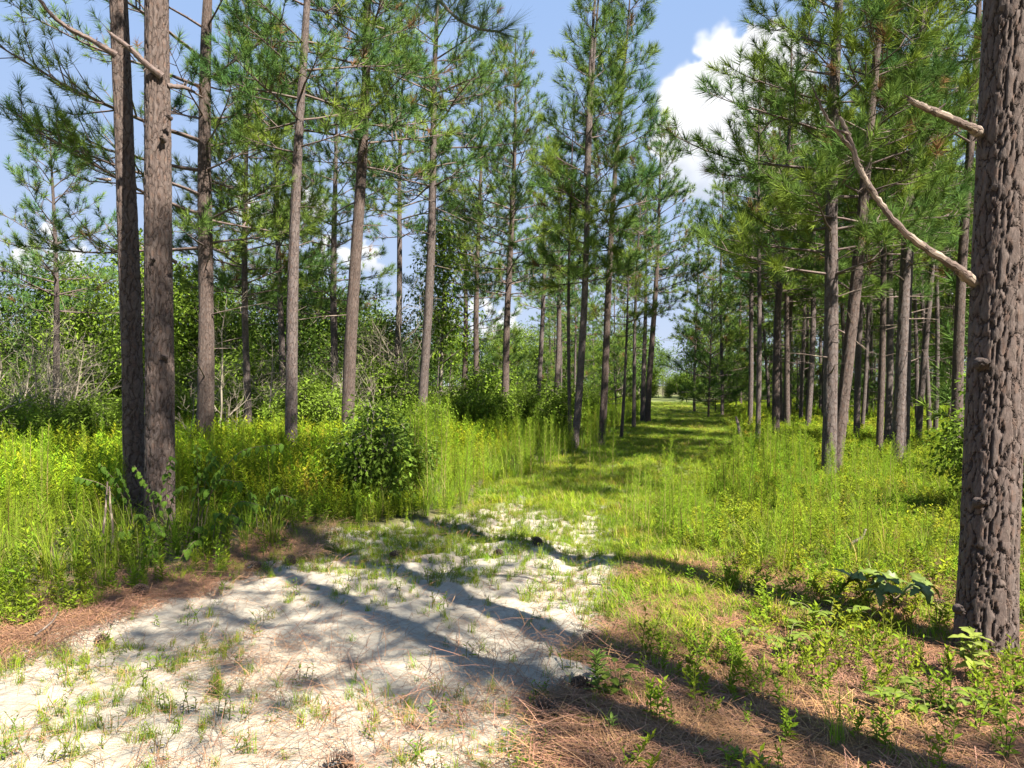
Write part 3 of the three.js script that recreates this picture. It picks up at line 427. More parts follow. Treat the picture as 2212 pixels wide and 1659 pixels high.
// ---------------------------------------------------------------- broad-leaved trees, bushes and bare saplings
function hardwood(o) {                                              // trunk with limbs, leaves in clumps round the twigs
  const r = rng(o.seed), t = thing(o.name ?? 'broadleaf_tree', o.base, o.label, o.category ?? 'tree', o.group), wood = new GB(), lv = new GB(), { h, R } = o;
  const top = h * 0.9, path = (y) => V(Math.sin(y * 0.7 + o.seed) * 0.12 * h * 0.1, y, Math.cos(y * 0.6 + o.seed) * 0.1 * h * 0.1);
  const stems = o.stems ?? 1, ends = [];
  for (let s = 0; s < stems; s++) {
    const az = r() * 6.28, sp = stems > 1 ? (0.25 + 0.75 * r()) * R * 0.55 : 0, pts = [], rad = [], n = 8, hs = top * (stems > 1 ? 0.6 + 0.4 * r() : 1);
    for (let k = 0; k <= n; k++) { const u = k / n; pts.push(path(u * hs).add(V(Math.cos(az) * sp * u, 0, Math.sin(az) * sp * u)).add(V((r() - 0.5) * 0.03 * h, 0, (r() - 0.5) * 0.03 * h).multiplyScalar(u))); rad.push(Math.max(0.006, (o.r0 ?? 0.012 * h) * (1 - 0.9 * u) * (stems > 1 ? 0.6 : 1))); }
    tube(wood, pts, rad, 6);
    const B = Math.round((o.limbs ?? 14) / stems) + 1;
    for (let k = 0; k < B; k++) {
      const u = mix(o.from ?? 0.25, 0.98, (k + r()) / B), f = u * n, i = Math.min(n - 1, Math.floor(f)), p = pts[i].clone().lerp(pts[i + 1], f - i), a = k * 2.4 + r();
      const L = R * (stems > 1 ? 0.55 : 1) * Math.sqrt(Math.max(0.12, 1 - Math.pow((u - 0.45) / 0.62, 2))) * (0.6 + 0.5 * r()), d = V(Math.cos(a), 0.35 + 0.6 * u * r() + 0.2, Math.sin(a)).normalize();
      const q = p.clone().addScaledVector(d, L * 0.55), e = q.clone().addScaledVector(d.clone().add(V((r() - 0.5) * 0.6, 0.2, (r() - 0.5) * 0.6)).normalize(), L * 0.5);
      tube(wood, [p, q, e], [Math.max(0.006, rad[i] * 0.5), Math.max(0.004, rad[i] * 0.3), 0.003], 4, WHITE, [0.5, 1], false);
      ends.push([e, 1], [q, 1], [p.clone().lerp(q, 0.6), 0.8]);
      for (let m = 0; m < 3; m++) { const e2 = q.clone().add(rv(r).multiplyScalar(L * 0.42)); tube(wood, [q, e2], [0.006, 0.003], 3, WHITE, [0.5, 1], false); ends.push([e2, 0.9]); }
    }
    ends.push([pts[n], 1]);
  }
  const per = Math.round(o.leaves / ends.length), cr = o.clump ?? 0.22 * R;
  for (const [p, w] of ends) {
    const tone = 0.75 + 0.5 * r(), yl = r() * (o.yellow ?? 0.5);
    for (let k = 0; k < per * w; k++) {
      const q = rv(r), rr = cr * Math.pow(r(), 0.45); const pos = p.clone().addScaledVector(q, rr); pos.y = Math.max(0.05, pos.y - rr * 0.25);
      const dir = q.clone().add(V((r() - 0.5) * 1.4, -0.25 - 0.4 * r(), (r() - 0.5) * 1.4)).normalize(), up = V((r() - 0.5) * 1.0, 1, (r() - 0.5) * 1.0).normalize(), v = tone * (0.7 + 0.6 * r()), L = o.leaf * (0.7 + 0.6 * r());
      const c = o.tone; leaf(lv, pos, dir, up, L, L * (o.aspect ?? 0.55), 0.35, [mix(c[0], 0.19, yl * 0.6) * v, mix(c[1], 0.25, yl * 0.6) * v, mix(c[2], 0.035, yl * 0.5) * v], 0.1);
    }
  }
  part(stems > 1 ? 'stems' : 'trunk', wood.build(), M.greystem, t); part('crown', lv.build(), M.leaves, t);
  return t;
}
const green1 = [0.080, 0.140, 0.016], green2 = [0.115, 0.18, 0.018], green3 = [0.06, 0.115, 0.018], green4 = [0.14, 0.22, 0.020];
const woodLabel = 'leafy broadleaf tree in the wood edge ', woodGroup = 'broadleaf trees behind the left field';
const hw = [
  hardwood({ base: onGround(-17, 31), h: 6.6, R: 2.5, seed: 1, leaves: 5200, leaf: 0.17, tone: green2, yellow: 0.7, from: 0.22, clump: 0.6, limbs: 20, label: woodLabel, group: woodGroup }),
  hardwood({ base: onGround(-12.6, 33), h: 6.1, R: 2.3, seed: 2, leaves: 5200, leaf: 0.15, tone: green1, yellow: 0.5, from: 0.2, clump: 0.55, limbs: 20, label: woodLabel, group: woodGroup }),
  hardwood({ base: onGround(-20.5, 34), h: 7.0, R: 2.6, seed: 3, leaves: 5600, leaf: 0.18, tone: green3, yellow: 0.3, from: 0.18, clump: 0.62, limbs: 22, label: woodLabel, group: woodGroup }),
];
{
  const r = rng(61);
  for (let k = 0; k < 26; k++) { const d = 30 + r() * 16, px = -90 + (k + r()) / 26 * 930; copyOf(hw[k % 3], onGround(((px - CX) / F) * d, d), r() * 6.28, (0.72 + 0.4 * r()) * (px < 250 ? 0.8 : 1)); }
  for (let k = 0; k < 22; k++) { const d = 52 + r() * 26, px = 780 + (k + r()) / 22 * 700; const x = ((px - CX) / F) * d; if (Math.abs(x - pathX(d)) < 4) continue; copyOf(hw[k % 3], onGround(x, d), r() * 6.28, 0.66 + 0.3 * r(), 'low distant broadleaf tree ', 'distant broadleaf trees in the middle'); }
  for (let k = 0; k < 64; k++) { const d = 82 + r() * 40, a = -0.75 + (k + r()) / 64 * 1.5; copyOf(hw[k % 3], onGround(Math.tan(a) * d, d), r() * 6.28, 1.0 + 0.5 * r(), 'far broadleaf tree in the closing wood ', 'far closing wood'); }
}
// a taller bright-leaved tree left of centre and the bright bush in the middle
hardwood({ base: onGround(((955 - CX) / F) * 29, 29), h: 8.4, R: 1.7, seed: 11, leaves: 5200, leaf: 0.15, tone: green4, yellow: 0.7, clump: 0.45, limbs: 22, from: 0.3, label: 'bright green broadleaf tree tangled with the tall pine near the middle' });
hardwood({ base: onGround(((300 - CX) / F) * 24, 24), h: 6.6, R: 1.8, seed: 12, leaves: 5200, leaf: 0.13, tone: green4, yellow: 0.8, clump: 0.45, limbs: 20, label: 'sunlit yellow-green tree seen behind the dark pine pair' });
const bushLabel = 'leafy green bush at the field edge ', bushGroup = 'bushes behind the left field';
const bushes = [
  hardwood({ name: 'bush', category: 'bush', base: onGround(((1020 - CX) / F) * 25, 25), h: 2.3, R: 1.7, stems: 6, seed: 21, leaves: 3600, leaf: 0.13, tone: green4, yellow: 0.5, from: 0.1, clump: 0.42, limbs: 30, r0: 0.03, label: 'bright green bush between the two middle pines' }),
  hardwood({ name: 'bush', category: 'bush', base: onGround(((660 - CX) / F) * 20, 20), h: 1.7, R: 1.3, stems: 6, seed: 22, leaves: 4600, leaf: 0.10, tone: green2, yellow: 0.6, from: 0.08, clump: 0.28, limbs: 28, r0: 0.025, label: bushLabel, group: bushGroup }),
  hardwood({ name: 'bush', category: 'bush', base: onGround(((850 - CX) / F) * 24, 24), h: 2.6, R: 1.5, stems: 7, seed: 23, leaves: 5000, leaf: 0.11, tone: green2, yellow: 0.45, from: 0.1, clump: 0.40, limbs: 30, r0: 0.03, label: bushLabel, group: bushGroup }),
];
{
  const r = rng(62), row = (n, p0, p1, d0, d1, s0, s1, label, group, kinds, any) => { for (let k = 0; k < n; k++) { const d = mix(d0, d1, r()), px = mix(p0, p1, (k + r()) / n), x = ((px - CX) / F) * d; if (!any && Math.abs(x - pathX(d)) < pathHalf(d) + 0.9) continue; copyOf(bushes[kinds[Math.floor(r() * kinds.length)]], onGround(x, d), r() * 6.28, mix(s0, s1, r()), label, group); } };
  row(18, -60, 900, 22, 29, 0.8, 1.25, bushLabel, bushGroup, [1, 2, 2]);
  row(9, 400, 760, 18.5, 21, 0.6, 0.95, bushLabel, bushGroup, [1]);
  row(15, 780, 1240, 19, 25, 0.5, 0.8, 'low leafy bush under the pines ', 'bushes under the middle pines', [1, 0, 2]);
  row(12, 1100, 1420, 25, 38, 0.45, 0.75, 'low leafy bush under the pines ', 'bushes under the middle pines', [1, 2, 0]);
  row(12, -80, 260, 13, 19, 0.5, 0.85, 'low leafy bush at the far left of the field', 'bushes at the far left', [1, 2]);
  row(26, 1080, 1720, 78, 100, 1.1, 1.8, 'distant bush closing the view ', 'bushes at the end of the track', [0, 1, 2], true);
  row(22, 1560, 2230, 44, 80, 0.7, 1.2, 'bush low among the far trunks ', 'bushes in the right stand', [0, 1, 2]);
  row(6, 2150, 2260, 9, 16, 0.5, 0.8, 'bush right of the thick right trunk', 'bushes at the right edge', [2, 1]);
}
function bareSapling(base, h, seed, label, group, material = M.palewood, spread = 0.35, n = 9) {
  const r = rng(seed), t = thing('bare_sapling', base, label, 'sapling', group), pts = [], rad = [], N = 9, r0 = 0.009 * h + 0.006; let p = V(0, -0.05, 0), a = r() * 6.28;
  for (let k = 0; k <= N; k++) { pts.push(p.clone()); rad.push(Math.max(0.004, r0 * (1 - 0.85 * k / N))); p = p.clone().add(V((r() - 0.5) * 0.16 * h * 0.25, h / N, (r() - 0.5) * 0.16 * h * 0.25)); }
  const gb = new GB(); tube(gb, pts, rad, 6); part('stem', gb.build(), material, t);
  for (let b = 0; b < n; b++) {
    const g = new GB(), u = mix(0.2, 0.95, (b + r()) / n), f = u * N, i = Math.min(N - 1, Math.floor(f)), q = pts[i].clone().lerp(pts[i + 1], f - i); a += 2.2 + r();
    const L = h * spread * (0.5 + 0.7 * r()) * (1.1 - 0.5 * u); let dir = V(Math.cos(a), 0.4 + 0.7 * r(), Math.sin(a)).normalize(); const P = [q.clone()], Rr = [rad[i] * 0.55]; let c = q.clone();
    for (let k = 1; k <= 5; k++) { dir.add(V((r() - 0.5) * 0.5, 0.12 + (r() - 0.5) * 0.4, (r() - 0.5) * 0.5)).normalize(); c = c.clone().addScaledVector(dir, L / 5); P.push(c); Rr.push(Math.max(0.0025, rad[i] * 0.55 * (1 - k / 5.5))); }
    tube(g, P, Rr, 4);
    for (let k = 1; k < 5; k++) for (let m = 0; m < 2; m++) { const d2 = dir.clone().add(rv(r)).normalize(), e = P[k].clone().addScaledVector(d2, L * 0.28 * (0.5 + r())), e2 = e.clone().addScaledVector(d2.add(rv(r).multiplyScalar(0.5)).normalize(), L * 0.2); tube(g, [P[k], e, e2], [Rr[k] * 0.6, 0.003, 0.002], 3, WHITE, [0.5, 1], false); }
    part('branch', g.build(), material, t);
  }
  return t;
}
const px3 = (px, d) => onGround(((px - CX) / F) * d, d);
bareSapling(px3(477, 16.5), 3.5, 1, 'tallest bare pale sapling, right of the pale trunk beside the dark pair', null, M.palewood, 0.3, 11);
bareSapling(px3(459, 17.2), 3.0, 2, 'bare forked sapling hugging the pale trunk beside the dark pair');
bareSapling(px3(586, 19), 3.0, 3, 'bare branching sapling between the slim dark-crowned pine and its pale neighbour');
bareSapling(px3(508, 17.5), 1.7, 4, 'short bare sapling left of the slim dark-crowned pine');
bareSapling(px3(495, 17), 1.4, 5, 'smallest bare stick left of the slim dark-crowned pine');
bareSapling(px3(925, 23), 4.4, 6, 'tall bare pale sapling right of the tall pine near the middle');
bareSapling(px3(8, 13), 3.6, 7, 'bare pale sapling cut by the left edge of the picture');
bareSapling(px3(410, 15.2), 1.6, 8, 'bare stick left of the pale trunk beside the dark pair');
{
  const r = rng(63), src = bareSapling(px3(120, 19), 2.0, 9, 'thin bare sapling in the grey thicket left of the dark pair', 'bare saplings in the left thicket', M.palewood, 0.55, 10), src2 = bareSapling(px3(190, 20), 2.3, 10, 'thin bare sapling in the grey thicket left of the dark pair', 'bare saplings in the left thicket', M.palewood, 0.6, 10);
  for (let k = 0; k < 9; k++) copyOf(k % 2 ? src : src2, px3(20 + k * 19 + r() * 14, 17 + r() * 5), r() * 6.28, 0.7 + 0.6 * r());
  for (let k = 0; k < 14; k++) copyOf(k % 2 ? src : src2, px3(400 + k * 30 + r() * 20, 19 + r() * 5), r() * 6.28, 0.6 + 0.5 * r(), 'thin bare sapling in the dry thicket behind the pale trunks', 'bare saplings behind the pale trunks');
  for (let k = 0; k < 8; k++) copyOf(k % 2 ? src : src2, px3(790 + k * 12 + r() * 10, 24 + r() * 6), r() * 6.28, 1.1 + 0.8 * r(), 'tall bare twiggy sapling below the sky gap', 'bare saplings below the sky gap');
}

// ---------------------------------------------------------------- weeds, grass and litter: far too many to count
function weedPlant(seed, n, h, leafL, aspect, tone, spread) {
  const r = rng(seed), gb = new GB(), stems = 1 + Math.floor(r() * 3);
  for (let s = 0; s < stems; s++) {
    const a0 = r() * 6.28, lean = spread * r(), hs = h * (0.65 + 0.45 * r()), pt = (u) => V(Math.cos(a0) * lean * u * u * hs + 0.03 * s, hs * u, Math.sin(a0) * lean * u * u * hs + 0.02 * s);
    tube(gb, [pt(0), pt(0.5), pt(1)], [0.0036, 0.0026, 0.0012], 3, [0.15, 0.17, 0.035], [0.5, 1], false);
    const m = Math.round(n / stems);
    for (let k = 0; k < m; k++) {
      const u = mix(0.12, 1, Math.pow((k + 0.5) / m, 0.8)), a = k * 2.4 + r() * 0.8, el = 0.2 + 0.7 * u + (r() - 0.5) * 0.6, L = leafL * (0.6 + 0.7 * r()) * (1.15 - 0.45 * u), v = 0.75 + 0.5 * r(), y = r() * r();
      blade(gb, pt(u), V(Math.cos(a) * Math.cos(el), Math.sin(el), Math.sin(a) * Math.cos(el)), V(r() - 0.5, 1, r() - 0.5).normalize(), L, L * aspect, 0.4, [mix(tone[0], 0.29, y * 0.5) * v, mix(tone[1], 0.33, y * 0.4) * v, tone[2] * v]);
    }
  }
  return gb.build();
}
function fennel(seed, h, what = 'all') {                                            // a tall stalk with thread-like plumes
  const r = rng(seed), gb = new GB(), lean = (r() - 0.5) * 0.25, a0 = r() * 6.28, pt = (u) => V(Math.cos(a0) * lean * u * u * h, h * u, Math.sin(a0) * lean * u * u * h);
  if (what !== 'plume') tube(gb, [pt(0), pt(0.4), pt(0.75), pt(1)], [0.006, 0.005, 0.003, 0.001], 4, [0.19, 0.15, 0.045], [0.5, 1], false);
  for (let k = 0; k < (what === 'stem' ? 0 : 58); k++) {
    const u = mix(0.10, 0.985, (k + r()) / 58), a = k * 2.4, L = h * 0.115 * (0.5 + 0.6 * r()) * (1.15 - 0.75 * Math.pow(u, 3)), d = V(Math.cos(a), 1.0 + 0.6 * u, Math.sin(a)).normalize(), p = pt(u), v = 0.75 + 0.5 * r();
    for (let m = 0; m < 9; m++) { const q = p.clone().addScaledVector(d, L * (m / 9) * 0.9), e = d.clone().add(rv(r).multiplyScalar(0.75)).normalize(); needle(gb, q, e, L * (0.35 + 0.25 * r()), 0.0042, [0.20 * v, 0.30 * v, 0.020 * v], rv(r)); }
  }
  return gb.build();
}
function grassTuft(seed, n, h, w, tone, spread) {
  const r = rng(seed), gb = new GB();
  for (let k = 0; k < n; k++) {
    const a = r() * 6.28, x = Math.cos(a * 3.1) * spread * r(), z = Math.sin(a * 1.7) * spread * r(), L = h * (0.5 + 0.7 * r()), b = 0.25 + 0.9 * r(), v = 0.7 + 0.6 * r(), dry = r() < 0.12 ? 1 : 0, c = [mix(tone[0], 0.30, dry) * v, mix(tone[1], 0.24, dry) * v, mix(tone[2], 0.10, dry) * v];
    const s = V(-Math.sin(a), 0, Math.cos(a)).multiplyScalar(w / 2), d = V(Math.cos(a), 0, Math.sin(a)), p = (u) => V(x, 0, z).addScaledVector(d, L * b * u * u * 0.8).add(V(0, L * u * (1 - 0.35 * b * u), 0));
    const q0 = p(0), q1 = p(0.55), q2 = p(1);
    const i0 = gb.v(q0.x + s.x, q0.y, q0.z + s.z, c), i1 = gb.v(q0.x - s.x, q0.y, q0.z - s.z, c), i2 = gb.v(q1.x + s.x * 0.8, q1.y, q1.z + s.z * 0.8, c), i3 = gb.v(q1.x - s.x * 0.8, q1.y, q1.z - s.z * 0.8, c), i4 = gb.v(q2.x, q2.y, q2.z, c);
    gb.t(i0, i1, i3); gb.t(i0, i3, i2); gb.t(i2, i3, i4);
  }
  return gb.build();
}
function strawPatch(seed, n, size) {
  const r = rng(seed), gb = new GB();
  for (let k = 0; k < n; k++) {
    const x = (r() - 0.5) * size, z = (r() - 0.5) * size, a = r() * 6.28, L = 0.13 + 0.12 * r(), bend = (r() - 0.5) * 0.5, y = 0.003 + r() * 0.014, v = 0.55 + 0.8 * r(), k2 = r(), c = [mix(0.21, 0.33, k2) * v, mix(0.098, 0.180, k2) * v, mix(0.047, 0.095, k2) * v], N = 4, w = 0.0009 + 0.0005 * r(), tilt = (r() - 0.4) * 0.05;
    let px = x, pz = z, last = null;
    for (let j = 0; j <= N; j++) { const b = a + bend * (j / N), sx = -Math.sin(b) * w, sz = Math.cos(b) * w, yy = y + tilt * (j / N) + 0.012 * Math.sin((j / N) * 3.1) * r(); const q = [gb.v(px + sx, yy, pz + sz, c), gb.v(px - sx, yy, pz - sz, c)]; if (last) { gb.t(last[0], last[1], q[1]); gb.t(last[0], q[1], q[0]); } last = q; px += Math.cos(b) * L / N; pz += Math.sin(b) * L / N; }
  }
  return gb.build();
}
function clumpOf(geometries, n, seed) {                                // n plants grown together over half a metre
  const r = rng(seed), P = [], C = [], I = []; let base = 0; const m = new THREE.Matrix4(), q = new THREE.Quaternion(), e = new THREE.Euler(), p = V(0, 0, 0);
  for (let k = 0; k < n; k++) {
    const g = geometries[Math.floor(r() * geometries.length)], pos = g.attributes.position, col = g.attributes.color, s = 0.7 + 0.6 * r(), t = 0.75 + 0.5 * r(), y = 0.88 + 0.3 * r();
    m.compose(V((r() - 0.5) * 0.56, 0, (r() - 0.5) * 0.56), q.setFromEuler(e.set((r() - 0.5) * 0.3, r() * 6.28, (r() - 0.5) * 0.3)), V(s, s * (0.8 + 0.4 * r()), s));
    for (let i = 0; i < pos.count; i++) { p.fromBufferAttribute(pos, i).applyMatrix4(m); P.push(p.x, p.y, p.z); C.push(col.getX(i) * t * y, col.getY(i) * t, col.getZ(i) * t); }
    for (let i = 0; i < g.index.count; i++) I.push(g.index.getX(i) + base); base += pos.count;
  }
  const g = new THREE.BufferGeometry(); g.setAttribute('position', new THREE.BufferAttribute(new Float32Array(P), 3)); g.setAttribute('color', new THREE.BufferAttribute(new Float32Array(C), 3)); g.setIndex(new THREE.BufferAttribute(new Uint32Array(I), 1)); g.computeVertexNormals(); return g;
}
function mass(name, label, category, geometries, material, clump = 0) { // one uncountable mass: a group of copies of a few plants, close ones as clumps
  const g = new THREE.Group(); g.name = numbered(name); scene.add(g); tag(g, label, category, null, 'stuff');
  let all = [];
  return { add(x, d, s, tint, k, sy = s, r = Math.random, tilt = 0) { all.push([x, d, s, sy, tint, r() * 6.28, (r() - 0.5) * tilt, (r() - 0.5) * tilt, k % geometries.length]); },
    done(sink = 0.01, follow = false) {
      const geos = [...geometries];
      if (clump) {
        const first = geos.length, cells = new Map(), rest = []; for (let k = 0; k < 4; k++) geos.push(clumpOf(geometries, clump, 40 + k));
        for (const a of all) { const far = Math.max(1, a[1] / 12), c = 0.5 * Math.pow(2, Math.floor(Math.log2(far))), key = c + ':' + Math.floor(a[0] / c) + ':' + Math.floor(a[1] / c); if (!cells.has(key)) cells.set(key, []); cells.get(key).push(a); }
        for (const list of cells.values()) { while (list.length >= clump * 0.75) { const take = list.splice(0, clump), n = take.length, sum = take.reduce((q, a) => [q[0] + a[0] / n, q[1] + a[1] / n, q[2] + a[2] / n, q[3] + a[3] / n], [0, 0, 0, 0]), w = take[Math.floor(n / 2)]; rest.push([sum[0], sum[1], sum[2], sum[3], w[4], w[5], 0, 0, first + Math.floor(hash(sum[0] * 100, sum[1] * 100, 3) * 4)]); } rest.push(...list); }
        all = rest;
      }
      const m4 = new THREE.Matrix4(), q = new THREE.Quaternion(), e = new THREE.Euler(), c = new THREE.Color(), nrm = V(0, 1, 0), up = V(0, 1, 0), q2 = new THREE.Quaternion();
      geos.forEach((geo, k) => { const list = all.filter((a) => a[8] === k); if (!list.length) return; const im = new THREE.InstancedMesh(geo, material, list.length); im.name = category.replace(/ /g, '_') + '_plants'; im.userData.kind = 'stuff';
        list.forEach(([x, d, s, sy, tint, a, ta, tb], i) => { q.setFromEuler(e.set(ta, a, tb)); const y = groundY(x, -d);
          if (follow || k >= geometries.length) { const gx = (groundY(x + 0.08, -d) - groundY(x - 0.08, -d)) / 0.16, gz = (groundY(x, -d + 0.08) - groundY(x, -d - 0.08)) / 0.16; nrm.set(-gx, 1, -gz).normalize(); q.premultiply(q2.setFromUnitVectors(up, nrm)); }
          im.setMatrixAt(i, m4.compose(V(x, y - sink, -d), q, V(s, sy, s))); im.setColorAt(i, c.setRGB(tint[0], tint[1], tint[2])); });
        g.add(im); });
      return all.length;
    } };
}
const fieldTone = [0.205, 0.285, 0.014];
const weedGeos = [1, 2, 3, 4].map((k) => weedPlant(k, 64, 0.7, 0.075, 0.30, fieldTone, 0.3));
const herbGeos = [5, 6, 7, 8].map((k) => weedPlant(k, 34, 0.30, 0.06, 0.34, [0.165, 0.235, 0.016], 0.8));
const sproutGeos = [9, 10, 11].map((k) => weedPlant(k, 16, 0.13, 0.04, 0.36, [0.135, 0.20, 0.020], 0.9));
const grassGeos = [1, 2, 3].map((k) => grassTuft(k, 22, 0.17, 0.0045, [0.195, 0.265, 0.017], 0.07));
const tallGrassGeos = [4, 5].map((k) => grassTuft(k, 34, 0.55, 0.006, [0.17, 0.235, 0.02], 0.06));
const fennelGeos = [1, 2, 3, 4].map((k) => fennel(k, 1.1));
const isRight = (x, d) => x > pathX(d);
const inFrame = (x, d, m = 1.12) => Math.abs(x) < d * 0.665 * m + 0.4;
{
  const r = rng(700), wl = mass('weed_field', 'dense yellow-green leafy weeds filling the field left of the track', 'weeds', weedGeos, M.weed, 14), wr = mass('weed_verge', 'patchy green weeds spreading between the pines right of the track', 'weeds', [...weedGeos, ...herbGeos], M.weed, 8), lowc = mass('ground_herbs', 'low leafy herbs covering the ground beside the straw and sand', 'herbs', [...herbGeos, ...sproutGeos], M.weed, 12), gs = mass('sand_grass', 'sparse short grass scattered over the sand and straw', 'grass', grassGeos, M.weed), ls = mass('sand_sprouts', 'small leafy sprouts scattered over the sand and straw', 'sprouts', [...herbGeos, ...sproutGeos], M.weed), gr = mass('track_grass', 'short bright grass growing over the track and sand', 'grass', grassGeos, M.weed, 16), tg = mass('tall_grass', 'loose taller grass among the weeds', 'grass', tallGrassGeos, M.weed), fn = mass('far_dog_fennel', 'feathery dog fennel stalks scattered through the weeds', 'dog fennel', fennelGeos, M.weed);
  // candidates thin out with distance; rho is how many of them fall on a square metre there, so that wanted plants per square metre can be asked for
  const N = 150000, reach = 62, pw = 1.75;
  for (let k = 0; k < N; k++) {
    const t = r(), dt = Math.pow(t, pw), d = 2.2 + dt * reach, half = d * 0.70 + 0.6, x = (r() * 2 - 1) * half, far = Math.max(1, d / 12);
    const rho = (N * Math.pow(Math.max(dt, 1e-4), 1 / pw - 1)) / (pw * reach) / (2 * half);
    let u = r() * rho; const take = (n) => { u -= n; return u < 0; };
    const near = d < 13 && Math.abs(x) < 8, s = near ? sandMask(x, d) : 0, st = near ? strawMask(x, d) : 0, p = onPath(x, d), patch = fbm(x * 0.45 + 3, d * 0.45, 3, 0, 71), fine = fbm(x * 2.2, d * 2.2, 3, 0, 72), tn = 0.72 + 0.6 * fbm(x * 0.7, d * 0.7 + 9, 3, 0, 73) + (r() - 0.5) * 0.25, yl = 0.80 + 0.34 * r(), dryT = r() < 0.02, tint = dryT ? [tn * 1.25, tn * 0.85, tn * 1.6] : [tn * yl, tn, tn * 0.95];
    const left = !isRight(x, d), edge = Math.abs(x - pathX(d)) - pathHalf(d), i3 = Math.floor(r() * 3), i4 = Math.floor(r() * 4), i7 = Math.floor(r() * 7), i8 = Math.floor(r() * 8), e = 0.6 + 0.7 * r();
    if (s > 0.5) {                                                       // sand: scattered grass and sprouts in loose patches
      const g = smooth(0.43, 0.62, fbm(x * 1.1 + 50, d * 1.3, 4, 0, 74)) + smooth(5.8, 8.6, d) * 2.6;
      if (take(110 * g + 8)) gs.add(x, d, 0.4 + 0.45 * r(), tint, i3, 0.3 + 0.45 * r(), r, 0.3); else if (take(26 * g + 4)) ls.add(x, d, 0.4 + 0.6 * r(), tint, 4 + i3, undefined, r, 0.4);
    } else if (st > 0.5) {
      const g = 0.3 + 1.2 * smooth(0.45, 0.7, patch + fine * 0.5 - 0.2) + 2.0 * smooth(3.4, 4.6, d) + (x < 0 ? 2.6 : 0);
      if (take(34 * g)) ls.add(x, d, e * 0.8, tint, i7, undefined, r, 0.4); else if (take(10 * g)) gs.add(x, d, e * 0.8, tint, i3, undefined, r, 0.3); else if (take(0.8)) tg.add(x, d, 0.4 + 0.3 * r(), tint, i3, undefined, r, 0.2);
    } else if (p > 0.5) {
      const w = far * far;
      if (take(260 / w)) gr.add(x, d, (0.8 + 0.5 * r()) * far, tint, i3, 0.40 + 0.45 * r(), r, 0.3); else if (take((16 / w) * smooth(0.4, 0.6, fine) * 2)) lowc.add(x, d, 0.6 * e * far, tint, i7, 0.6 * e, r, 0.3);
    } else if (left) {
      const w = far, pair = Math.hypot(x + 3.9, d - 7.6) < 1.9 ? 0.35 : 1, h = table([[3, 0.3], [5.5, 0.4], [7, 0.75], [9, 0.95], [16, 1.0], [24, 0.8], [40, 0.9]], d) * (0.32 + 0.68 * smooth(0.0, 2.3, edge)) * (pair < 1 ? 0.45 : 1);
      if (take((95 * pair) / (w * (d > 17 ? 1.8 : 1)))) wl.add(x, d, h * (0.8 + 0.4 * r()) * Math.sqrt(far), tint, i4, h * (0.7 + 0.45 * r()), r, 0.25); else if (take((d < 9 ? 40 * pair : 6) / w)) lowc.add(x, d, 1.1 * far, tint, i4, 1.2, r, 0.4); else if (take(7 / w)) tg.add(x, d, 0.9 * Math.sqrt(far), tint, i3, 0.9 + 0.5 * r(), r, 0.25); else if (d > 9 && take(0.8 + 2.5 * (patch > 0.52))) fn.add(x, d, 0.8 + 0.3 * r(), tint, i4, 0.7 + 0.35 * r(), r, 0.15);
    } else {
      const w = far, h = table([[4, 0.3], [6, 0.36], [9, 0.45], [15, 0.58], [30, 0.7], [60, 0.75]], d) * (0.45 + 0.75 * patch);
      if (take(70 / w)) lowc.add(x, d, e * far, tint, i7, e * 0.75 * Math.min(1.3, far), r, 0.4); else if (d > 5.3 && take((24 * smooth(0.40, 0.66, patch + fine * 0.2)) / w)) wr.add(x, d, (i8 < 4 ? h * 0.75 : h * 1.3) * Math.sqrt(far), tint, i8, i8 < 4 ? h * 0.7 : h * 1.2, r, 0.3); else if (take(70 / w)) gr.add(x, d, (0.9 + 0.6 * r()) * far, tint, i3, 0.55 + 0.55 * r(), r, 0.3); else if (d > 6 && take(1.5 / w)) tg.add(x, d, (0.7 + 0.3 * r()) * Math.sqrt(far), tint, i3, 0.5 + 0.3 * r(), r, 0.25); else if (d > 8 && take(0.3 + 6 * smooth(0.45, 0.62, patch))) fn.add(x, d, 0.7 + 0.3 * r(), tint, i4, 0.55 + 0.4 * r(), r, 0.15);
    }
  }
  for (let k = 0; k < 9000; k++) {                                       // fennel and tall grass, in drifts
    const d = 6 + Math.pow(r(), 1.3) * 34, x = (r() * 2 - 1) * (d * 0.70 + 0.6), patch = fbm(x * 0.45 + 3, d * 0.45, 3, 0, 71), v = 0.75 + 0.5 * r(), tint = [v * (0.9 + 0.3 * r()), v, v * 0.9];
    if (onPath(x, d) > 0.4 || (d < 13 && (sandMask(x, d) > 0.3 || strawMask(x, d) > 0.3)) || (!isRight(x, d) && d < 8.5 && x > -4.5)) continue;
    if (r() < smooth(0.44, 0.62, patch) * (isRight(x, d) ? 0.14 : 0.4)) fn.add(x, d, 0.7 + 0.3 * r(), tint, Math.floor(r() * 4), (isRight(x, d) ? 0.32 : 0.5) + 0.3 * r(), r, 0.15); else if (r() < (isRight(x, d) ? 0.08 : 0.2)) tg.add(x, d, 0.8 * Math.sqrt(Math.max(1, d / 12)), tint, Math.floor(r() * 2), 0.7 + 0.4 * r(), r, 0.25);
  }
  wl.done(), gs.done(), ls.done(), wr.done(), lowc.done(), gr.done(), tg.done(), fn.done();
}
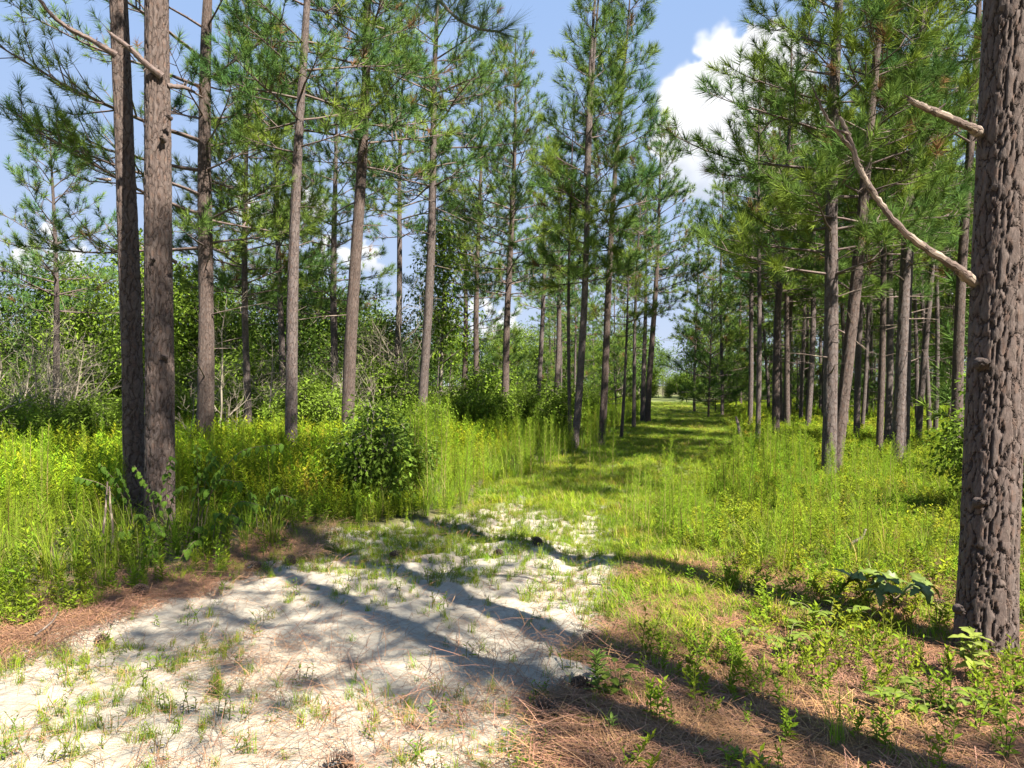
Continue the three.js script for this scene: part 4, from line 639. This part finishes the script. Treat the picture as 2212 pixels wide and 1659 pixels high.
// pine straw: loose needles on the litter and blown over the sand
{
  const r = rng(800), geos = [1, 2, 3, 4].map((k) => strawPatch(k, 700, 0.85)), thin = [5, 6].map((k) => strawPatch(k, 40, 0.95)), a = mass('pine_straw', 'rust-brown fallen pine needles carpeting the ground at the lower right', 'pine straw', geos, M.straw), b = mass('scattered_needles', 'thin scatter of brown pine needles over the pale sand', 'pine needles', thin, M.straw);
  for (let k = 0; k < 26000; k++) {
    const d = 1.9 + Math.pow(r(), 1.3) * 9, x = (r() * 2 - 1) * (d * 0.72 + 0.5), s = sandMask(x, d), st = strawMask(x, d), v = 0.6 + 0.7 * r(), tint = [v, v * (0.9 + 0.2 * r()), v * (0.8 + 0.4 * r())];
    if (st > 0.4 && r() < 0.075) a.add(x, d, 0.8 + 0.5 * r(), tint, Math.floor(r() * 4), 1, r); else if (s > 0.4 && r() < 0.018 + 0.07 * smooth(0.52, 0.72, fbm(x * 1.7 + 9, -d * 3.1, 4, 0, 44))) b.add(x, d, 0.7 + 0.6 * r(), tint, Math.floor(r() * 2), 1, r); else if (st <= 0.4 && s <= 0.4 && d < 7 && x > 0 && r() < 0.03) a.add(x, d, 0.8, tint, Math.floor(r() * 4), 1, r);
  }
  a.done(-0.004, true), b.done(-0.003, true);
}
// ---------------------------------------------------------------- plants that stand out one by one
{
  // dog fennel: one stalk with plumes; clones stand in clumps
  const src = fennelGeos.map((_, k) => { const t = thing('dog_fennel', onGround(((905 + k * 13 - CX) / F) * (10.2 + k * 0.3), 10.2 + k * 0.3), 'tall feathery dog fennel in the clump beside the dark leafy bush', 'dog fennel', 'dog fennel beside the dark bush'); part('stem', fennel(k + 1, 1.1, 'stem'), M.stem, t); part('plume', fennel(k + 1, 1.1, 'plume'), M.weed, t); return t; }), r = rng(900);
  src.forEach((t) => t.scale.setScalar(1.15));
  const clump = (n, p0, p1, d0, d1, s0, s1, label, group) => { for (let k = 0; k < n; k++) { const d = mix(d0, d1, r()), x = ((mix(p0, p1, r()) - CX) / F) * d; copyOf(src[Math.floor(r() * 4)], onGround(x, d, 0.02), r() * 6.28, mix(s0, s1, r()), label, group); } };
  clump(22, 876, 965, 9.8, 11.6, 0.95, 1.35, 'tall feathery dog fennel in the clump beside the dark leafy bush', 'dog fennel beside the dark bush');
  clump(34, 1345, 1560, 7.2, 9.6, 0.45, 0.75, 'feathery dog fennel stalk on the low bank right of the track', 'dog fennel on the right bank');
  clump(40, 1740, 2060, 9.5, 13, 0.5, 0.8, 'bright feathery dog fennel in front of the twin-trunk pine', 'dog fennel before the twin-trunk pine');
  clump(30, 1585, 1760, 13, 17, 0.7, 1.0, 'shaded dog fennel stalk left of the twin-trunk pine', 'dog fennel left of the twin-trunk pine');
  clump(26, 1120, 1330, 12, 17, 0.7, 1.0, 'feathery dog fennel under the forked slender pine', 'dog fennel under the forked pine');
  clump(10, 20, 120, 8.5, 10.5, 0.9, 1.2, 'tall dog fennel at the far left of the weed field', 'dog fennel at the far left');
}
// a leaf with its own outline, bent along its midrib; lobes > 0 gives an oak leaf
function leafGeometry(len, wid, lobes, bend, tone, seed) {
  const r = rng(seed), gb = new GB(), n = 14, half = (u) => { const ov = Math.pow(Math.sin(Math.PI * Math.pow(u, 0.8)), 0.8); return (wid / 2) * ov * (lobes ? 0.50 + 0.50 * Math.pow(0.5 + 0.5 * Math.cos((u * lobes + 0.1) * 6.2832), 0.7) : 1) + 0.002; };
  for (let k = 0; k <= n; k++) {
    const u = k / n, a = bend * u, z = len * (bend ? Math.sin(a) / bend : u), y = bend ? -len * (1 - Math.cos(a)) / bend : 0, w = half(u), v = 0.85 + 0.3 * r();
    const c = tone.map((q) => q * v), m = tone.map((q) => q * 1.25);
    gb.v(-w, y + w * 0.30, z - (lobes ? w * 0.2 : 0), c); gb.v(-w * 0.5, y + w * 0.20, z, c); gb.v(0, y, z, m); gb.v(w * 0.5, y + w * 0.20, z, c); gb.v(w, y + w * 0.30, z - (lobes ? w * 0.2 : 0), c);
  }
  for (let k = 0; k < n; k++) for (let s = 0; s < 4; s++) { const a = k * 5 + s; gb.t(a, a + 5, a + 6); gb.t(a, a + 6, a + 1); }
  return gb.build();
}
function putLeaf(parent, geos, r, p, az, el, roll, s, material = M.leaves) { const m = part('leaf', geos[Math.floor(r() * geos.length)], material, parent); m.position.copy(p); m.rotation.set(-el, az, roll, 'YXZ'); m.scale.setScalar(s); return m; }
function stemOf(parent, pts, rad, tone, name = 'stem') { const gb = new GB(); tube(gb, new THREE.CatmullRomCurve3(pts).getPoints(pts.length * 4), Array.from({ length: pts.length * 4 + 1 }, (_, i) => mix(rad, rad * 0.35, i / (pts.length * 4))), 6, tone); return part(name, gb.build(), M.stem, parent); }
{
  // oak seedling by the thick right trunk
  const r = rng(31), big = [1, 2, 3].map((k) => leafGeometry(0.135, 0.080, 3.2, 0.3 + 0.35 * k, [0.085, 0.115, 0.020], k)), base = onGround(((1925 - CX) / F) * 5.05, 5.05), t = thing('oak_seedling', base, 'low oak seedling with large glossy lobed leaves left of the thick trunk', 'seedling');
  stemOf(t, [V(0, -0.03, 0), V(0.02, 0.12, 0), V(-0.02, 0.24, 0.01)], 0.007, [0.13, 0.09, 0.06]);
  for (let b = 0; b < 5; b++) { const a = b * 1.3 + 0.4, e = V(Math.sin(a) * 0.24, 0.14 + 0.18 * r(), Math.cos(a) * 0.20); stemOf(t, [V(0.01, 0.10 + 0.03 * b, 0), e.clone().multiplyScalar(0.6).add(V(0, 0.08, 0)), e], 0.004, [0.13, 0.09, 0.06], 'twig'); for (let k = 0; k < 7; k++) putLeaf(t, big, r, e.clone().add(V((r() - 0.5) * 0.04, (r() - 0.5) * 0.05, (r() - 0.5) * 0.04)), a + (k - 2.5) * 0.85 + (r() - 0.5) * 0.4, 0.9 - 1.5 * r(), (r() - 0.5) * 1.6, 0.75 + 0.5 * r(), M.glossleaf); }
  for (let k = 0; k < 6; k++) putLeaf(t, big, r, V(-0.02, 0.26, 0.01), k * 1.05, 0.2 + 0.7 * r(), (r() - 0.5), 0.85 + 0.3 * r(), M.glossleaf);
  // pale young oak in front of the trunk
  const pale = [4, 5].map((k) => leafGeometry(0.115, 0.06, 2.4, 0.5, [0.20, 0.24, 0.045], k)), b2 = onGround(((2092 - CX) / F) * 4.05, 4.05), t2 = thing('oak_seedling', b2, 'pale yellow-green oak seedling in front of the thick trunk');
  tag(t2, 'pale yellow-green oak seedling in front of the thick trunk', 'seedling');
  stemOf(t2, [V(0, -0.03, 0), V(0.01, 0.14, 0), V(0.02, 0.30, 0.02)], 0.004, [0.15, 0.10, 0.06]);
  for (let k = 0; k < 18; k++) putLeaf(t2, pale, r, V(0.015, 0.12 + 0.19 * (k / 18), 0.01), k * 2.4, 0.4 * r() + 0.15 * (k / 18), (r() - 0.5) * 0.5, 0.75 + 0.5 * r());
  // leafy creepers along the straw
  const ov = [6, 7].map((k) => leafGeometry(0.068, 0.036, 0, 0.6, [0.13, 0.18, 0.026], k)), creeper = (px, d, n, sz, label) => { const b = onGround(((px - CX) / F) * d, d), q = thing('creeper', b, label, 'creeper'); for (let s = 0; s < 5; s++) { const a = s * 1.26 + r(), e = V(Math.sin(a) * sz, 0.08 + 0.10 * r(), Math.cos(a) * sz * 0.7); stemOf(q, [V(0, -0.02, 0), e.clone().multiplyScalar(0.5).add(V(0, 0.09, 0)), e], 0.0028, [0.13, 0.12, 0.05]); for (let k = 0; k < n; k++) { const u = 0.15 + 0.85 * (k / n), p = e.clone().multiplyScalar(u); p.y = (1 - u) * u * 0.30 + u * e.y; putLeaf(q, ov, r, p, a + (k % 2 ? 1.1 : -1.1) + (r() - 0.5) * 0.8, 0.4 * r(), (r() - 0.5) * 0.5, 0.7 + 0.5 * r()); } } };
  creeper(2010, 3.72, 9, 0.30, 'green leafy creeper on the straw below the pale oak seedling');
  creeper(1700, 4.55, 8, 0.34, 'broad-leaved creeper on the straw left of the glossy oak seedling');
  creeper(1790, 4.9, 8, 0.3, 'dark creeper touching the left side of the glossy oak seedling');
  creeper(1335, 3.95, 4, 0.14, 'small clover-like creeper beside the weathered log chunk');
  // leafy growth round the foot of the dark pair
  const sap = [8, 9].map((k) => leafGeometry(0.075, 0.034, 0, 0.9, [0.065, 0.12, 0.016], k)), wide = [10, 11].map((k) => leafGeometry(0.066, 0.044, 0, 0.8, [0.08, 0.14, 0.018], k));  // leaf greens deepened to carry the shade round the trunks
  const arch = (px0, d0, tips, label, geos, n, s0, name = 'leafy_sapling') => { const b = onGround(((px0 - CX) / F) * d0, d0), q = thing(name, b, label, 'sapling'); for (const tip of tips) { const e = at(tip[0], tip[1], tip[2]).sub(b), m = e.clone().multiplyScalar(0.55).add(V(0, 0.22 * Math.abs(e.x) + 0.12, 0)); const c = new THREE.CatmullRomCurve3([V(0, -0.05, 0), m, e]); stemOf(q, [V(0, -0.05, 0), m, e], 0.006, [0.12, 0.10, 0.05]); for (let k = 0; k < n; k++) { const u = 0.35 + 0.65 * (k / (n - 1)), p = c.getPoint(u), tg2 = c.getTangent(u), a = Math.atan2(tg2.x, tg2.z); putLeaf(q, geos, r, p, a + (k % 2 ? 1.0 : -1.0) + (r() - 0.5) * 0.9, -0.1 - 0.9 * r(), (r() - 0.5) * 1.1, s0 * (0.6 + 0.7 * r())); } } };
  arch(395, 7.7, [[608, 958, 7.2], [470, 985, 7.3], [520, 1040, 7.1]], 'arching sapling with paired drooping leaves right of the dark pair', sap, 17, 1.15);
  arch(430, 7.6, [[455, 975, 7.4], [425, 960, 7.3], [490, 1000, 7.2]], 'sapling with a bright leaf cluster on top right of the dark pair', wide, 15, 1.1);
  arch(300, 7.8, [[168, 1030, 7.5], [215, 1000, 7.4], [250, 1010, 7.3]], 'sapling spreading low to the left of the dark pair', sap, 16, 1.0);
  arch(350, 7.75, [[290, 1005, 7.5], [370, 985, 7.5], [335, 1060, 7.3], [400, 1050, 7.3]], 'leafy sapling across the foot of the dark pair', wide, 15, 1.0);
  arch(310, 7.3, [[260, 1150, 6.9], [300, 1110, 6.9], [350, 1150, 6.8], [230, 1180, 6.9], [330, 1200, 6.7]], 'grape-leaved vine heaped at the foot of the dark pair', wide, 16, 1.05, 'vine');
  arch(455, 7.35, [[420, 1140, 7.0], [480, 1110, 7.0], [530, 1130, 7.0], [560, 1090, 7.1], [400, 1190, 6.8]], 'broad-leaved vine trailing right from the dark pair toward the sand', wide, 16, 1.05, 'vine');
  arch(560, 7.8, [[540, 1060, 7.4], [600, 1050, 7.5], [640, 1080, 7.4]], 'low sapling at the sand edge right of the trailing vine', sap, 11, 0.85);
  // pale dead sticks at the left
  const stick = (pts, rad, label, name = 'dead_stick') => { const p = pts.map(([a, b, c]) => at(a, b, c)), base = p[0].clone(), q = thing(name, base, label, 'stick'); const gb = new GB(), c = new THREE.CatmullRomCurve3(p.map((v) => v.sub(base))), n = pts.length * 5; tube(gb, c.getPoints(n), Array.from({ length: n + 1 }, (_, i) => mix(rad, rad * 0.45, i / n) * (0.85 + 0.3 * r())), 7, WHITE, [0.12, 0.4]); part('stem', gb.build(), M.deadwood, q); };
  stick([[205, 1215, 6.9], [220, 1165, 6.9], [228, 1100, 6.9], [232, 1040, 6.95]], 0.014, 'thin grey dead stick standing left of the vine heap');
  stick([[240, 1210, 6.85], [243, 1150, 6.85], [238, 1090, 6.85], [236, 1050, 6.85]], 0.016, 'second grey dead stick standing right against the vine heap');
  stick([[1822, 1222, 6.75], [1830, 1190, 6.75], [1842, 1172, 6.7], [1862, 1160, 6.7], [1870, 1142, 6.7]], 0.022, 'pale crooked dead branch poking from the herbs at the right');
  stick([[1828, 1225, 6.75], [1848, 1212, 6.7], [1862, 1203, 6.7]], 0.014, 'short pale dead stick lying below the crooked branch');
  stick([[75, 1372, 4.72], [110, 1345, 4.95], [125, 1322, 5.1]], 0.008, 'dark thin stick lying on the straw at the left edge');
  stick([[2090, 1470, 4.13], [2130, 1475, 4.12], [2170, 1482, 4.1]], 0.008, 'dry twig on the straw in front of the thick trunk');
  stick([[1610, 980, 21], [1598, 930, 21.5], [1590, 900, 22]], 0.07, 'fallen pale trunk leaning in the grass right of the far track', 'fallen_trunk');
  stick([[700, 1170, 8.0], [660, 1182, 7.8], [620, 1190, 7.6]], 0.01, 'thin twig lying on the heap of sand');
}
// the dark leafy bush beside the track, left
hardwood({ name: 'bush', category: 'bush', base: onGround(((800 - CX) / F) * 9.6, 9.6), h: 1.6, R: 0.8, stems: 9, seed: 31, leaves: 3800, leaf: 0.075, tone: [0.10, 0.165, 0.020], yellow: 0.6, from: 0.12, clump: 0.28, limbs: 34, r0: 0.014, label: 'dark green leafy bush at the near left edge of the track' });
hardwood({ name: 'bush', category: 'bush', base: onGround(((868 - CX) / F) * 10.4, 10.4), h: 1.2, R: 0.75, stems: 6, seed: 32, leaves: 3600, leaf: 0.075, tone: [0.10, 0.165, 0.03], yellow: 0.6, from: 0.12, clump: 0.2, limbs: 26, r0: 0.012, label: 'lighter green bush just behind the dark bush, under the feathery fennel' });
// ---------------------------------------------------------------- cones, wood and leaves on the ground
{
  const r = rng(41), gb = new GB(), n = 86;
  for (let k = 0; k < n; k++) {
    const u = (k + 0.5) / n, y = 0.115 * u, a = k * 2.39996, R = 0.036 * Math.sin(Math.PI * Math.pow(0.12 + 0.83 * u, 0.8)) + 0.004, el = mix(-0.25, 0.95, u), o = V(Math.cos(a), 0, Math.sin(a)), d = o.clone().multiplyScalar(Math.cos(el)).add(V(0, Math.sin(el), 0)), s = V(-Math.sin(a), 0, Math.cos(a)), L = R * 0.85 + 0.006, w = 0.0125 * (0.6 + 0.6 * Math.sin(Math.PI * u)), v = 0.8 + 0.4 * r();
    const c0 = [0.060 * v, 0.038 * v, 0.028 * v], c1 = [0.105 * v, 0.068 * v, 0.048 * v], p = V(0, y, 0).addScaledVector(o, R * 0.25), q = p.clone().addScaledVector(d, L), up = d.clone().cross(s).multiplyScalar(-0.004);
    const A = gb.v(p.x + s.x * w * 0.35, p.y, p.z + s.z * w * 0.35, c0), B = gb.v(p.x - s.x * w * 0.35, p.y, p.z - s.z * w * 0.35, c0), C = gb.v(q.x + s.x * w * 0.5, q.y, q.z + s.z * w * 0.5, c1), D = gb.v(q.x - s.x * w * 0.5, q.y, q.z - s.z * w * 0.5, c1), E = gb.v(q.x + d.x * 0.004 + up.x, q.y + d.y * 0.004 + up.y, q.z + d.z * 0.004 + up.z, c1), G = gb.v(q.x + up.x * 2, q.y + up.y * 2, q.z + up.z * 2, c1);
    gb.t(A, B, D); gb.t(A, D, C); gb.t(C, D, E); gb.t(C, E, G); gb.t(D, G, E); gb.t(A, C, G); gb.t(B, G, D); gb.t(A, G, B);
  }
  const scales = gb.build(), core = new THREE.LatheGeometry([[0, 0], [0.012, 0.01], [0.015, 0.04], [0.010, 0.09], [0.001, 0.118]].map(([a, b]) => new THREE.Vector2(a, b)), 10), cc = new Float32Array(core.attributes.position.count * 3).fill(0.05); core.setAttribute('color', new THREE.BufferAttribute(cc, 3));
  const cone = (px, py, s, rot, label) => { const d0 = (EYE * F) / (py - CY), d = d0 * (1 - 0.0), x = ((px - CX) / F) * d, t = thing('pine_cone', onGround(x, d).add(V(0, 0.030 * s, 0)), label, 'pine cone', 'fallen pine cones'); part('scales', scales, M.cone, t); part('core', core, M.cone, t); t.rotation.set(1.35 + 0.2 * r(), rot, 0.2, 'YXZ'); t.scale.setScalar(s); };
  cone(1165, 1522, 1.25, 0.6, 'large dark open pine cone on the sand above the log chunk');
  cone(1262, 1380, 0.95, 2.0, 'dark pine cone at the right edge of the sand');
  cone(1272, 1492, 1.0, 4.0, 'pine cone in the small plant right of the largest cone');
  cone(1150, 1183, 1.0, 1.0, 'brown pine cone in the grass between the wheel tracks');
  cone(1073, 1204, 0.9, 3.0, 'small brown pine cone on the left wheel track');
  cone(870, 1206, 1.0, 5.0, 'dark pine cone in the shaded grass left of the wheel tracks');
  cone(630, 1216, 1.0, 0.3, 'pine cone at the foot of the sand heap');
  cone(532, 1228, 1.0, 2.4, 'pine cone left of the sand heap near the trailing vine');
  cone(292, 1285, 0.95, 1.5, 'pine cone on the straw below the vine heap');
  cone(218, 1366, 0.95, 0.9, 'dark pine cone in the shade at the left of the sand');
  cone(705, 1648, 0.95, 2.2, 'reddish pine cone at the bottom edge of the sand');
  cone(2012, 1335, 0.8, 1.1, 'small pine cone half hidden beside the glossy oak seedling');
  // weathered log chunk: a pale split piece and a grey bark-covered one
  const lump = (px, py, L, w, h, turn, tone, label, name, seed) => {
    const d = (EYE * F) / (py - CY), g = new THREE.CylinderGeometry(1, 1, 1, 22, 26, false).toNonIndexed(), a = g.attributes.position, col = new Float32Array(a.count * 3), t = thing(name, onGround(((px - CX) / F) * d, d), label, 'wood');
    for (let i = 0; i < a.count; i++) { const x = a.getX(i), y = a.getY(i), z = a.getZ(i), an = Math.atan2(z, x), rr = Math.hypot(x, z), nn = noise(an * 3 + seed * 7, y * 5) * 0.5 + noise(Math.cos(an) * 5 + seed, Math.sin(an) * 5 + y * 2.2) * 0.6, taper = 1 - 0.55 * Math.pow(Math.abs(y * 2), 3), k = (0.65 + 0.55 * nn) * taper, gr = 0.65 + 0.7 * noise(an * 9 + 50, y * 7 + seed); a.setXYZ(i, y * L * (1 + 0.16 * (noise(an * 4 + 9, seed) - 0.5) * rr), x * h * k * 0.5 + h * 0.22, z * w * k * 0.5); col.set(tone.map((q) => q * gr), i * 3); }
    g.setAttribute('color', new THREE.BufferAttribute(col, 3)); g.computeVertexNormals(); part('chunk', g, M.cone, t); t.rotation.y = turn; return t;
  };
  lump(1205, 1540, 0.30, 0.09, 0.065, 0.45, [0.36, 0.30, 0.24], 'pale split piece of weathered wood at the sand edge', 'wood_chunk', 1);
  lump(1130, 1572, 0.24, 0.10, 0.07, 0.5, [0.17, 0.155, 0.145], 'grey charred piece of wood left of the pale split piece', 'wood_chunk', 2);
  const bark = (px, py, L, w, turn, label) => lump(px, py, L, w, 0.022, turn, [0.30, 0.25, 0.215], label, 'bark_flake', px);
  bark(1655, 1608, 0.22, 0.07, 0.2, 'pale curled bark flake on the straw near the bottom edge, left piece'); bark(1700, 1628, 0.18, 0.08, -0.4, 'pale bark flake touching the curled one at the bottom edge'); bark(1790, 1585, 0.16, 0.05, -0.2, 'greyish bark flake right of the curled pair'); bark(1745, 1590, 0.09, 0.04, 0.9, 'small dark bark flake above the curled pair');
  // dry oak leaves on the straw, and small sprouts in the open
  const dry = [21, 22, 23].map((k) => leafGeometry(0.085, 0.042, k === 22 ? 2.4 : 0, 1.1, [0.33, 0.19, 0.10], k)), lm = mass('leaf_litter', 'curled dry brown leaves lying on the pine straw', 'dry leaves', dry, M.straw), q = rng(77);
  for (let k = 0; k < 5200; k++) { const d = 2.2 + q() * 4, x = (q() * 2 - 1) * (d * 0.7 + 0.3); if (strawMask(x, d) > 0.5 && q() < 0.14) { const v = 0.6 + 0.8 * q(); lm.add(x, d, 0.5 + 0.8 * q(), [v, v * 0.95, v * 0.9], Math.floor(q() * 3), undefined, q, 1.2); } }
  lm.done(-0.018, true);
  const small = [24, 25].map((k) => leafGeometry(0.07, 0.016, 0, 0.5, [0.14, 0.21, 0.04], k)), sprout = (px, py, n, h, s, label, yellow) => { const d = (EYE * F) / (py - CY), t = thing('sprout', onGround(((px - CX) / F) * d, d), label, 'plant'); stemOf(t, [V(0, -0.02, 0), V(0.005, h * 0.5, 0), V(0, h, 0.004)], 0.0022, yellow ? [0.2, 0.2, 0.05] : [0.12, 0.14, 0.05]); for (let k = 0; k < n; k++) { const u = 0.15 + 0.85 * (k / n); putLeaf(t, small, q, V(0, h * u, 0), k * 2.4, 0.35 + 0.5 * u, 0, s * (0.7 + 0.5 * q())); } };
  sprout(978, 1203, 34, 0.40, 0.55, 'dark upright weed standing alone in the middle of the track'); sprout(1290, 1500, 46, 0.24, 1.0, 'bushy narrow-leaved weed at the right edge of the sand'); sprout(1590, 1650, 14, 0.09, 0.9, 'small bright sprout in the trunk shadow at the bottom edge'); sprout(1645, 1668, 12, 0.10, 0.8, 'yellowish sprout at the bottom edge beside the bark flakes', true); sprout(1515, 1650, 14, 0.08, 0.55, 'tiny green sprout left of the bright one at the bottom edge'); sprout(1322, 1585, 20, 0.10, 0.6, 'small weed on the straw right of the pale wood'); sprout(930, 1560, 20, 0.13, 0.6, 'slender weed alone on the bright sand left of the wood chunks');
}
scene.traverse((o) => { if (o.isMesh) { o.castShadow = true; o.receiveShadow = true; } });
renderer.render(scene, camera);
